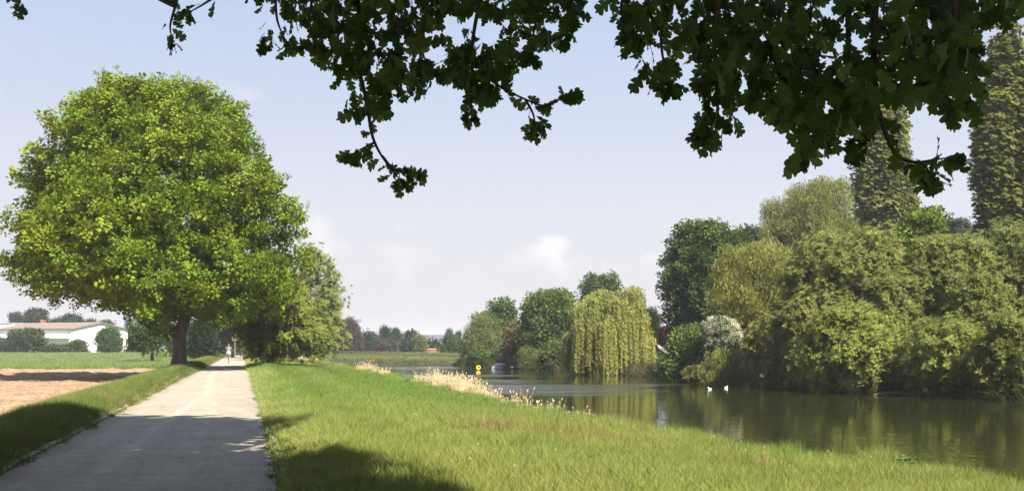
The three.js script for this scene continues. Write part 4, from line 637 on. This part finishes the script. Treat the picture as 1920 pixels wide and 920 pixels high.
// ---------------------------------------------------------------- things on and by the water
{
  const planks = mat([0.36, 0.31, 0.25], 0.9);
  const jetty = (px, d, w, len, turn, label) => { const x = (px - 960) / F * d, g = top('jetty', new THREE.Group(), label, 'jetty', 'small wooden jetties'); g.position.set(x, WATER, -d); g.rotation.y = turn; for (let i = 0; i < 7; i++) { const b = part('plank', box(w / 7 - 0.02, 0.05, len), planks, g); b.position.set((i - 3) * w / 7, 0.28, 0); } for (const [a, b] of [[-1, -1], [1, -1], [-1, 1], [1, 1]]) { const p = part('pile', new THREE.CylinderGeometry(0.05, 0.06, 1.3, 8), bark.dark, g); p.position.set(a * w * 0.42, -0.3, b * len * 0.42); } };
  jetty(826, 164, 1.4, 1.8, 0.5, 'dark little jetty at the foot of the dyke'); jetty(976, 122, 2.4, 0.9, 0.15, 'pale low jetty beside the moored boat');
  // moored boat under a cover
  const x = (941 - 960) / F * 127, g = top('moored_boat', new THREE.Group(), 'small white boat with blue grey cover moored under the bank shrubs', 'boat'); g.position.set(x, WATER, -127); g.rotation.y = 0.6;
  const hull = (L, W, D, rim) => { const pos = [], idx = [], n = 12, m = 8; for (let i = 0; i <= n; i++) { const t = i / n, w = W / 2 * Math.sin(Math.PI * Math.min(0.5, 0.12 + t * 0.5) ) * (t > 0.75 ? 1 - ((t - 0.75) / 0.25) ** 2 * 0.95 : 1), sheer = rim + 0.14 * t * t; for (let j = 0; j <= m; j++) { const a = Math.PI * j / m; pos.push((t - 0.5) * L, sheer - Math.sin(a) * (sheer + D) * (j === 0 || j === m ? 0 : 1), -Math.cos(a) * w); if (i && j) { const k = i * (m + 1) + j; idx.push(k - m - 2, k, k - 1, k - m - 2, k - m - 1, k); } } } const q = new THREE.BufferGeometry(); q.setAttribute('position', new THREE.Float32BufferAttribute(pos, 3)); q.setIndex(idx); q.computeVertexNormals(); return q; };
  part('hull', hull(2.6, 1.15, 0.15, 0.34), mat([0.72, 0.72, 0.75], 0.45, { side: THREE.DoubleSide }), g);
  const cov = new THREE.SphereGeometry(1, 20, 8, 0, Math.PI * 2, 0, Math.PI / 2); cov.scale(0.95, 0.3, 0.5); cov.translate(-0.2, 0.36, 0); part('cover', cov, mat([0.36, 0.40, 0.58], 0.8), g);
  part('rubbing_strip', tube([V(-1.28, 0.35, -0.2), V(-0.6, 0.36, -0.53), V(0.3, 0.4, -0.57), V(1.2, 0.47, -0.1)], [0.03, 0.03, 0.03, 0.02], 6), mat([0.05, 0.06, 0.14], 0.6), g);
  // yellow marker with a dark disc on a post in the reeds
  const md = 119, mx = (897 - 960) / F * md, k = top('water_marker', new THREE.Group(), 'round yellow marker with dark centre standing in the river', 'sign'); k.position.set(mx, WATER - 0.22, -md);
  const yellow = mat([0.75, 0.52, 0.02], 0.5), disc = new THREE.CylinderGeometry(0.25, 0.25, 0.05, 28); disc.rotateX(Math.PI / 2); disc.translate(0, 0.52, 0); part('board', disc, yellow, k);
  const dot = new THREE.CylinderGeometry(0.11, 0.11, 0.02, 20); dot.rotateX(Math.PI / 2); dot.translate(0.05, 0.55, 0.036); part('dark_centre', dot, mat([0.03, 0.03, 0.03], 0.6), k); part('post', new THREE.CylinderGeometry(0.05, 0.05, 1.6, 10).translate(0, -0.5, -0.06), mat([0.5, 0.36, 0.05], 0.7), k);
}
// ---------------------------------------------------------------- bodies as one surface: tapered capsules joined smoothly
function flesh(bones, lo, hi, cell, blend = 0.03) {
  const size = Math.max(hi.x - lo.x, hi.y - lo.y, hi.z - lo.z), res = Math.ceil(size / cell) + 4, mc = new MarchingCubes(res, mat([1, 1, 1]), false, false, 60000), half = size / 2 + 2 * cell, c = lo.clone().add(hi).multiplyScalar(0.5); mc.isolation = 0;
  const p = V();
  for (let z = 0; z < res; z++) for (let y = 0; y < res; y++) for (let x = 0; x < res; x++) {
    p.set((x / (res / 2) - 1) * half + c.x, (y / (res / 2) - 1) * half + c.y, (z / (res / 2) - 1) * half + c.z); let dist = 1e3;
    for (const [a, b, ra, rb] of bones) { const ab = b.clone().sub(a), t = clamp(p.clone().sub(a).dot(ab) / Math.max(ab.lengthSq(), 1e-9)), q = p.distanceTo(a.clone().addScaledVector(ab, t)) - lerp(ra, rb, t), h = clamp(0.5 + 0.5 * (dist - q) / blend); dist = lerp(dist, q, h) - blend * h * (1 - h); }
    mc.field[x + y * res + z * res * res] = -dist;
  }
  mc.update(); const n = mc.count, g = new THREE.BufferGeometry(); g.setAttribute('position', new THREE.Float32BufferAttribute(mc.positionArray.slice(0, n * 3), 3)); g.setAttribute('normal', new THREE.Float32BufferAttribute(mc.normalArray.slice(0, n * 3), 3));
  g.scale(half, half, half); g.translate(c.x, c.y, c.z); g.computeVertexNormals(); return g;
}
// two white ducks
{
  const duck = flesh([[V(-0.14, 0.05, 0), V(0.1, 0.06, 0), 0.085, 0.10], [V(-0.14, 0.07, 0), V(-0.26, 0.14, 0), 0.06, 0.018], [V(0.13, 0.1, 0), V(0.17, 0.25, 0), 0.055, 0.035], [V(0.17, 0.26, 0), V(0.2, 0.275, 0), 0.05, 0.04]], V(-0.32, -0.1, -0.16), V(0.3, 0.36, 0.16), 0.016, 0.05);
  const beak = new THREE.ConeGeometry(0.022, 0.085, 8); beak.scale(1.3, 1, 0.6); beak.rotateZ(-Math.PI / 2); beak.translate(0.275, 0.262, 0);
  for (const [px, py, turn, where] of [[1331, 729.5, 2.7, 'white duck swimming nearer the low yellow willow bush'], [1362, 727, 0.3, 'white duck swimming below the rounded olive willow bush']]) { const d = 2.6 * F / (py - HORIZON), g = top('white_duck', new THREE.Group(), where, 'duck', 'white ducks on the river'); g.position.set((px - 960) / F * d, WATER, -d); g.rotation.y = turn; g.scale.setScalar(0.48); part('body', duck, mat([0.82, 0.81, 0.77], 0.7), g); part('beak', beak, mat([0.6, 0.33, 0.04], 0.6), g); }
}
// the cyclist riding away along the path, and the bicycle
{
  const v = 104, [x, d] = W2(-0.05, v), turn = Math.atan2(T[0], -T[1]) + Math.PI;      // local +z looks back at the camera
  const place = (g) => { g.position.set(x, 0.012, -d); g.rotation.y = Math.atan2(-T[0], T[1]); return g; };
  const bike = place(top('bicycle', new THREE.Group(), 'dark bicycle ridden along the path', 'bicycle')), metal = mat([0.05, 0.05, 0.06], 0.4, { metalness: 0.4 }), rubber = mat([0.03, 0.03, 0.03], 0.8);
  for (const z of [-0.52, 0.52]) { const w = part('wheel', new THREE.TorusGeometry(0.325, 0.012, 6, 36).rotateY(Math.PI / 2).translate(0, 0.345, z), mat([0.5, 0.5, 0.52], 0.3, { metalness: 0.8 }), bike); part('tyre', new THREE.TorusGeometry(0.343, 0.02, 8, 40).rotateY(Math.PI / 2).translate(0, 0.345, z), rubber, w); const sp = []; for (let i = 0; i < 12; i++) { const a = i / 12 * 6.283; sp.push(tube([V(0, 0.345, z), V(0, 0.345 + 0.32 * Math.sin(a), z + 0.32 * Math.cos(a))], [0.003, 0.003], 3)); } const spk = part('spokes', mergeGeometries(sp), metal, w); spk.userData.kind = 'stuff'; }
  const bb = V(0, 0.3, 0.08), seatT = V(0, 0.88, 0.26), headT = V(0, 0.9, -0.34), headB = V(0, 0.72, -0.38), rear = V(0, 0.345, 0.52), front = V(0, 0.345, -0.52);
  part('frame', mergeGeometries([[bb, seatT], [bb, headB], [headT, headB], [seatT, headT], [rear, bb], [rear, seatT], [headB, front]].map(([a, b]) => tube([a, b], [0.018, 0.018], 8))), metal, bike);
  part('handlebar', tube([V(-0.27, 1.03, -0.24), V(-0.2, 1.05, -0.34), V(0, 1.02, -0.36), V(0.2, 1.05, -0.34), V(0.27, 1.03, -0.24)], [0.014, 0.014, 0.014, 0.014, 0.016], 8), metal, bike); part('stem', tube([headT, V(0, 1.02, -0.36)], [0.016, 0.016], 8), metal, bike);
  const sad = new THREE.SphereGeometry(1, 16, 10); sad.scale(0.09, 0.04, 0.14); sad.translate(0, 0.94, 0.27); part('saddle', sad, rubber, bike); part('mudguard', new THREE.TorusGeometry(0.375, 0.025, 6, 20, 2.2).rotateY(Math.PI / 2).translate(0, 0.345, 0.52), mat([0.5, 0.5, 0.5], 0.4), bike);
  for (const [y, z, s] of [[0.2, 0.02, 1], [0.42, 0.14, -1]]) part('pedal', box(0.09, 0.02, 0.07, s * 0.12, y, z), rubber, bike);
  const man = place(top('person', new THREE.Group(), 'cyclist in grey top and white shorts riding along the path', 'person'));
  const hip = V(0, 1.0, 0.24), chest = V(0, 1.38, 0.08), neck = V(0, 1.53, 0.03), head = V(0, 1.66, 0.0), bones = [[hip, V(0, 1.2, 0.16), 0.145, 0.14], [V(0, 1.2, 0.16), chest, 0.14, 0.155], [chest, neck, 0.13, 0.06], [neck, V(0, 1.6, 0.01), 0.055, 0.055], [head, V(0, 1.71, 0.0), 0.088, 0.092], [V(0, 1.64, -0.09), V(0, 1.625, -0.1), 0.022, 0.018]];
  for (const s of [-1, 1]) { const sh = V(s * 0.19, 1.42, 0.07), el = V(s * 0.27, 1.2, -0.07), ha = V(s * 0.265, 1.07, -0.25), hp = V(s * 0.1, 0.97, 0.22), kn = s > 0 ? V(s * 0.12, 0.66, -0.12) : V(s * 0.13, 0.82, -0.16), an = s > 0 ? V(s * 0.12, 0.28, 0.08) : V(s * 0.12, 0.49, 0.14), toe = an.clone().add(V(0, -0.06, -0.15));
    bones.push([chest, sh, 0.12, 0.07], [sh, el, 0.056, 0.044], [el, ha, 0.042, 0.032], [hp, kn, 0.09, 0.06], [kn, kn.clone().lerp(an, 0.35), 0.06, 0.058], [kn.clone().lerp(an, 0.35), an, 0.056, 0.038], [an, toe, 0.042, 0.034]);
    for (let f = 0; f < 4; f++) bones.push([ha.clone().add(V((f - 1.5) * 0.02, 0, -0.02)), ha.clone().add(V((f - 1.5) * 0.022, -0.02, -0.075 + 0.006 * Math.abs(f - 1.5))), 0.011, 0.009]); bones.push([ha, ha.clone().add(V(-s * 0.045, -0.03, -0.03)), 0.013, 0.009]); }
  part('body', flesh(bones, V(-0.4, 0.1, -0.42), V(0.4, 1.82, 0.42), 0.026, 0.035), mat([0.46, 0.28, 0.2], 0.7), man);
  const big = (list, k) => list.map(([a, b, ra, rb]) => [a, b, ra + k, rb + k]);
  part('shirt', flesh(big([bones[0].map((q, i) => i === 0 ? V(0, 1.08, 0.21) : q), bones[1], [chest, V(0, 1.48, 0.05), 0.13, 0.075], [chest, V(-0.19, 1.42, 0.07), 0.12, 0.07], [chest, V(0.19, 1.42, 0.07), 0.12, 0.07], [V(-0.19, 1.42, 0.07), V(-0.245, 1.28, -0.02), 0.06, 0.052], [V(0.19, 1.42, 0.07), V(0.245, 1.28, -0.02), 0.06, 0.052]], 0.02), V(-0.34, 0.9, -0.12), V(0.34, 1.6, 0.42), 0.024, 0.05), mat([0.15, 0.15, 0.16], 0.9), man);
  part('shorts', flesh(big([[hip, V(0, 1.03, 0.23), 0.15, 0.148], [V(-0.1, 0.97, 0.22), V(-0.118, 0.89, 0.0), 0.09, 0.078], [V(0.1, 0.97, 0.22), V(0.112, 0.8, 0.03), 0.09, 0.078]], 0.022), V(-0.3, 0.66, -0.14), V(0.3, 1.24, 0.46), 0.024, 0.04), mat([0.6, 0.59, 0.54], 0.9), man);
  const hair = new THREE.SphereGeometry(0.108, 18, 12, 0, Math.PI * 2, 0, Math.PI * 0.58); hair.rotateX(0.45); hair.translate(0, 1.695, 0.012); part('hair', hair, mat([0.12, 0.09, 0.07], 0.9), man);
  for (const s of [-1, 1]) part('ear', new THREE.SphereGeometry(0.025, 8, 6).scale(0.4, 1, 0.7).translate(s * 0.093, 1.66, 0.01), mat([0.46, 0.28, 0.2], 0.7), man);
}
// signboard by the path end
{
  const d = 146, q = onGround(440, d), g = top('signpost', new THREE.Group(), 'grey wooden signboard on a post by the far end of the path', 'sign'); g.position.copy(q); const wood = mat([0.16, 0.14, 0.12], 0.9);
  part('post', box(0.14, 2.6, 0.14, 0, -0.2, 0), wood, g); part('board', box(0.95, 0.5, 0.05, 0.1, 2.35, 0.1), wood, g); part('brace', tube([V(0.05, 1.6, 0.1), V(0.42, 2.38, 0.08)], [0.04, 0.04], 6), wood, g);
}
console.log('objects done');

// ---------------------------------------------------------------- the tree over the camera: its crown shades the path, its boughs hang into the view
function lobedLeaf(seed, pairs, slim) {                      // one unit long along +y, midrib folded, edge waved into lobes
  const r = rng(seed), rib = [], left = [], right = [], n = pairs * 4 + 1, wave = [0.42, 0.9, 1.18, 1.0];
  for (let i = 0; i <= n; i++) {
    const t = i / n, env = slim * Math.sin(Math.PI * Math.min(1, 0.07 + t * 0.9) ** 1.35) ** 0.8, lobe = i === 0 ? 0.15 : i === n ? 0.5 : wave[i % 4], z = -0.25 * t * t;
    rib.push([0, t, z]); const sl = lobe * (0.92 + 0.2 * r()), sr = lobe * (0.92 + 0.2 * r()), rise = [-0.03, 0.0, 0.04, 0.06][i % 4];
    left.push([-env * sl, Math.min(1, t + rise), z + 0.12 * sl * env + 0.04 * (r() - 0.5)]); right.push([env * sr, Math.min(1, t + rise), z + 0.12 * sr * env + 0.04 * (r() - 0.5)]);
  }
  const pos = [...rib, ...left, ...right].flat(), m = n + 1, idx = []; for (let i = 0; i < n; i++) idx.push(i, i + 1, m + i + 1, i, m + i + 1, m + i, i, 2 * m + i, 2 * m + i + 1, i, 2 * m + i + 1, i + 1);
  const s = pos.length / 3; pos.push(-0.008, 0, 0, 0.008, 0, 0, 0, -0.16, -0.02); idx.push(s, s + 2, s + 1);        // stalk
  const g = new THREE.BufferGeometry(); g.setAttribute('position', new THREE.Float32BufferAttribute(pos, 3)); g.setIndex(idx); g.computeVertexNormals(); return g;
}
{
  const r = rng(4242), [bx, bd] = W2(-2.9, 6.0), base = V(bx, ground(-2.9, 6.0), -bd), g = top('overhanging_oak', new THREE.Group(), 'oak whose dark lobed leaves hang in front of the sky and shade the path', 'tree'); g.position.copy(base);
  const L = (x, y, d) => V(x, y, -d).sub(base);
  part('trunk', tube([L(bx, -0.2, bd), L(bx, 0.5, bd), L(bx + 0.05, 2.5, bd), L(bx + 0.2, 5, bd + 0.1), L(bx + 0.5, 8, bd + 0.3), L(bx + 0.9, 12, bd + 0.6), L(bx + 1, 15, bd + 0.8)], [0.75, 0.52, 0.45, 0.42, 0.33, 0.2, 0.08], 16), bark.dark, g);
  // main boughs
  const boughs = [
    [L(bx + 0.2, 4.6, bd), L(-2.6, 5.4, 6.2), L(-0.9, 5.3, 6.6), L(0.3, 4.5, 6.0)],
    [L(bx + 0.25, 5.0, bd), L(-2.0, 5.6, 5.6), L(0.4, 5.3, 5.0), L(1.5, 4.0, 4.4)],
    [L(bx + 0.3, 5.4, bd), L(-2.4, 5.6, 4.6), L(0.2, 4.7, 4.0), L(1.9, 3.5, 3.5)],
    [L(bx + 0.2, 4.9, bd), L(-3.2, 5.2, 6.4), L(-2.1, 4.7, 6.8), L(-1.7, 4.3, 6.6)],
  ];
  const curve = (p, n) => new THREE.CatmullRomCurve3(p).getPoints(n);
  const nodes = []; for (const b of boughs) { const c = curve(b, 18); part('bough', tube(c, c.map((_, i) => lerp(0.13, 0.022, i / 18)), 9), bark.dark, g); nodes.push(...c.slice(6)); }
  // twigs: paths in the photograph, at the distance its leaves' size tells
  const depthAt = (px) => lerp(6.9, 4.0, clamp((px - 300) / 1550));
  const twigs = [
    [[340, -40], [328, 10], [318, 50], [322, 72]], [[430, -30], [385, 5], [350, 25]], [[30, -45], [34, -10], [38, 6]],
    [[510, -50], [520, 40], [540, 85]], [[590, -50], [580, 40], [595, 85]], [[690, -60], [668, 90], [688, 195], [698, 255], [714, 290], [738, 322], [752, 340]], [[700, 268], [680, 278], [664, 286]], [[716, 292], [740, 318], [770, 328]],
    [[800, -60], [790, 90], [778, 150]], [[900, -60], [886, 80], [884, 160], [884, 214]], [[868, 90], [920, 150], [980, 184], [1024, 198], [1056, 184]], [[985, 186], [1000, 215], [1004, 238]], [[1010, -60], [1005, 40], [990, 100]], [[1075, -40], [1070, 20], [1062, 60]],
    [[1180, -60], [1165, 20], [1190, 70]], [[1250, -60], [1240, 80], [1256, 165]], [[1345, -60], [1340, 100], [1346, 225], [1340, 252]], [[1460, -60], [1452, 80], [1420, 180]], [[1500, -60], [1490, 120], [1496, 215]],
    [[1580, -60], [1590, 110], [1572, 210], [1530, 270], [1510, 295]], [[1640, -70], [1640, 90], [1644, 190], [1662, 250], [1684, 292], [1716, 304], [1750, 300], [1775, 296]], [[1722, 302], [1738, 315], [1744, 326]], [[1660, 190], [1700, 150], [1735, 150]], [[1632, 200], [1630, 240], [1612, 268]],
    [[1796, -60], [1792, 60], [1796, 150], [1806, 190]], [[1890, -70], [1884, -20], [1876, 14]], [[1345, 220], [1320, 240]],
  ];
  const leaves = [], put = (p, dir, size) => leaves.push({ p, dir, size });
  const tubesOf = [];
  for (const t of twigs) {
    const jit = 0.5 * (r() - 0.5), pts = t.map(([x, y]) => P(x, y, depthAt(t[0][0] * 0.5 + x * 0.5) + jit).sub(base));
    let best = nodes[0]; for (const q of nodes) if (q.distanceTo(pts[0]) < best.distanceTo(pts[0])) best = q;
    const full = t[0][1] < 0 ? [best, best.clone().lerp(pts[0], 0.5).add(V(0, 0.12, 0)), ...pts] : pts, c = curve(full, 10 + 5 * full.length), r0 = t[0][1] < 0 ? 0.02 : 0.008;
    tubesOf.push(tube(c, c.map((_, i) => lerp(r0, 0.0028, i / (c.length - 1))), 5)); nodes.push(...pts.slice(0, 2));
    for (let i = 4; i < c.length; i++) { const p = c[i], last = i > c.length - 4, n = i === c.length - 1 ? 5 : last ? 1 : i % 3 === 0 ? 1 : 0; for (let k = 0; k < n; k++) { const along = c[i].clone().sub(c[i - 1]).normalize(); put(p.clone().add(V(r() - 0.5, r() - 0.5, r() - 0.5).multiplyScalar(0.05)), along.multiplyScalar(last ? 0.6 : 0.35).add(V(1.6 * (r() - 0.5), r() * 0.9 - 0.65, 1.2 * (r() - 0.5))).normalize(), (0.065 + 0.045 * r())); } }
  }
  tubesOf.forEach((q) => part('twig', q, bark.dark, g));
  // the thick of the foliage between the twigs
  const masses = [
    [[462, -40], [470, 10], [492, 40], [488, 100], [520, 112], [560, 90], [598, 100], [606, 72], [615, 120], [640, 165], [655, 225], [680, 240], [712, 232], [722, 190], [760, 170], [800, 174], [828, 146], [868, 165], [885, 200], [935, 205], [950, 150], [985, 120], [1000, 90], [1050, 78], [1086, 55], [1092, -40]],
    [[1134, -40], [1142, 55], [1140, 78], [1190, 95], [1205, 150], [1250, 188], [1290, 165], [1310, 190], [1306, 250], [1335, 266], [1378, 250], [1378, 208], [1420, 200], [1448, 185], [1458, 222], [1500, 238], [1490, 280], [1508, 300], [1556, 270], [1600, 255], [1625, 240], [1650, 190], [1700, 156], [1744, 148], [1756, 196], [1790, 212], [1830, 208], [1832, 150], [1838, 60], [1860, 10], [1925, 6], [1930, -40]],
  ];
  const inside = (poly, x, y) => { let c = false; for (let i = 0, j = poly.length - 1; i < poly.length; j = i++) { const [xi, yi] = poly[i], [xj, yj] = poly[j]; if ((yi > y) !== (yj > y) && x < (xj - xi) * (y - yi) / (yj - yi) + xi) c = !c; } return c; };
  for (const poly of masses) {
    const x0 = Math.min(...poly.map((q) => q[0])), x1 = Math.max(...poly.map((q) => q[0])), y1 = Math.max(...poly.map((q) => q[1])), n = Math.round((x1 - x0) * (y1 + 40) / (x0 < 900 ? 74 : 104));
    for (let i = 0; i < n; i++) { const x = lerp(x0, x1, r()), y = lerp(-40, y1, r()); if (!inside(poly, x, y) || !inside(poly, x, y + 16)) continue; if (fbm(x * 0.021, y * 0.021 + 5, 3) < 0.36) continue; const d = depthAt(x) + 0.9 * (r() + r() - 1) + (y < 60 ? 0.5 * r() : 0); put(P(x, y, d).sub(base), V(r() - 0.5, r() * 0.8 - 0.85, r() - 0.5).normalize(), 0.06 + 0.065 * r()); }
  }
  const shapes = [lobedLeaf(1, 3, 0.23), lobedLeaf(2, 3, 0.29), lobedLeaf(3, 4, 0.26)], tones = [[0.06, 0.1, 0.02], [0.05, 0.085, 0.018], [0.08, 0.12, 0.022], [0.042, 0.068, 0.016]], mats = tones.map((c) => new THREE.MeshPhysicalMaterial({ color: new THREE.Color().setRGB(...c), roughness: 0.6, transmission: 0.42, thickness: 0, side: THREE.DoubleSide, specularIntensity: 0.15 })), plain = new THREE.MeshPhysicalMaterial({ color: 0xffffff, roughness: 0.6, transmission: 0.42, thickness: 0, side: THREE.DoubleSide, specularIntensity: 0.15 });
  const turnOf = (o) => { const y = o.dir, nrm = V(r() - 0.5, 0.35 * (r() - 0.3), r() - 0.5).normalize(), x = V().crossVectors(y, nrm).normalize(), z = V().crossVectors(x, y); return new THREE.Quaternion().setFromRotationMatrix(new THREE.Matrix4().makeBasis(x, y, z)); };
  leaves.forEach((o) => { o.q = turnOf(o); o.show = o.size / -(o.p.z + base.z); });
  const order = leaves.map((o, i) => [o.show, i]).sort((a, b) => b[0] - a[0]), single = new Set(order.slice(0, 300).map((q) => q[1])), rest = [];
  let ln = 0;
  leaves.forEach((o, i) => { if (single.has(i)) { const m = part(ln ? 'leaf_' + String(ln).padStart(3, '0') : 'leaf', shapes[i % 3], mats[i % 4], g); ln++; m.position.copy(o.p); m.quaternion.copy(o.q); m.scale.setScalar(o.size); } else rest.push({ p: o.p, q: o.q, s: o.size, e: [0, 0, 0], c: tint(tones[i % 4], r, 0.15) }); });
  instances('hanging_leaves', shapes[1], plain, rest, g);
  // the high crown
  const list = [], limbs = [], C = V(-5.8, 12.2, -7.2), hidden = (p, rad) => { const d = -p.z; if (d < 0.5) return p.y - rad > 2.2; const py = HORIZON - (p.y - EYE) * F / d, px = 960 + p.x * F / d, m = rad * F / d; return py + m < -8 || px + m < -10 || px - m > 1930; };
  const lit = (c, R) => { const x = c.x - sunDir.x / sunDir.y * c.y, d = -c.z + sunDir.z / sunDir.y * c.y; return d + R * 1.1 > 25.3 || (d > 8 && ((x + 1.2) * 11.3 + (d - 12) * 4.4) / 12.13 > -R * 0.58); };   // keeps the crown where its shade falls on the path
  for (let i = 0; i < 560; i++) {      // the body of the crown, then its lower side over the hanging boughs
    const v = V(r() - 0.5, r() - 0.5, r() - 0.5).normalize().multiplyScalar(0.55 + 0.45 * Math.sqrt(r())), c = i < 420 ? C.clone().add(V(v.x * 10.5, v.y * 6.2, v.z * 10.5)) : V(3.0, 7.6, -1.6).add(V(v.x * 5.2, v.y * 1.8, v.z * 4.2)), R = 1.1 + 0.6 * r(); if (!hidden(c, R + 0.9) || lit(c, R + 0.4)) continue;
    const from = L(bx + 0.3 + 0.05 * c.y, clamp(c.y - 2.5, 4.5, 14), bd + 0.4), m = from.clone().lerp(c.clone().sub(base), 0.5).add(V(0, 0.4, 0)); if (hidden(m.clone().add(base), 0.2)) limbs.push(tube([from, m, c.clone().sub(base)], [0.07, 0.045, 0.015], 5));
    for (let k = 0; k < 15; k++) { const w = V(r() - 0.5, r() - 0.5, r() - 0.5).normalize().multiplyScalar(R * Math.cbrt(r())), p = c.clone().add(w); list.push({ p: p.sub(base), s: 0.75 + 0.3 * r(), e: [(r() - 0.5), r() * 6.28, (r() - 0.5)], c: tint([0.07, 0.115, 0.022], r, 0.2) }); }
  }
  part('branches', mergeGeometries(limbs), bark.dark, g);
  const sp = spray(19, 18, 0.5, 0.36, { flat: 0.7, up: 1.0 }), n0 = sp.attributes.position.count, ix = sp.index.array, pos = new Float32Array(list.length * n0 * 3), col = new Float32Array(list.length * n0 * 3), idx = new Uint32Array(list.length * ix.length), q = V();
  list.forEach((o, i) => { M4.compose(o.p, Q4.setFromEuler(E4.set(...o.e)), V(o.s, o.s, o.s)); for (let k = 0; k < n0; k++) { q.fromBufferAttribute(sp.attributes.position, k).applyMatrix4(M4); const j = (i * n0 + k) * 3; pos[j] = q.x; pos[j + 1] = q.y; pos[j + 2] = q.z; col.set(o.c, j); } for (let k = 0; k < ix.length; k++) idx[i * ix.length + k] = ix[k] + i * n0; });
  const cg = new THREE.BufferGeometry(); cg.setAttribute('position', new THREE.BufferAttribute(pos, 3)); cg.setAttribute('color', new THREE.BufferAttribute(col, 3)); cg.setIndex(new THREE.BufferAttribute(idx, 1)); cg.computeVertexNormals();
  part('crown', cg, new THREE.MeshStandardMaterial({ color: 0xffffff, vertexColors: true, roughness: 0.8, side: THREE.DoubleSide }), g).userData.kind = 'stuff';
  console.log('hanging leaves ' + leaves.length + ', crown sprays ' + list.length);
}
renderer.render(scene, camera);
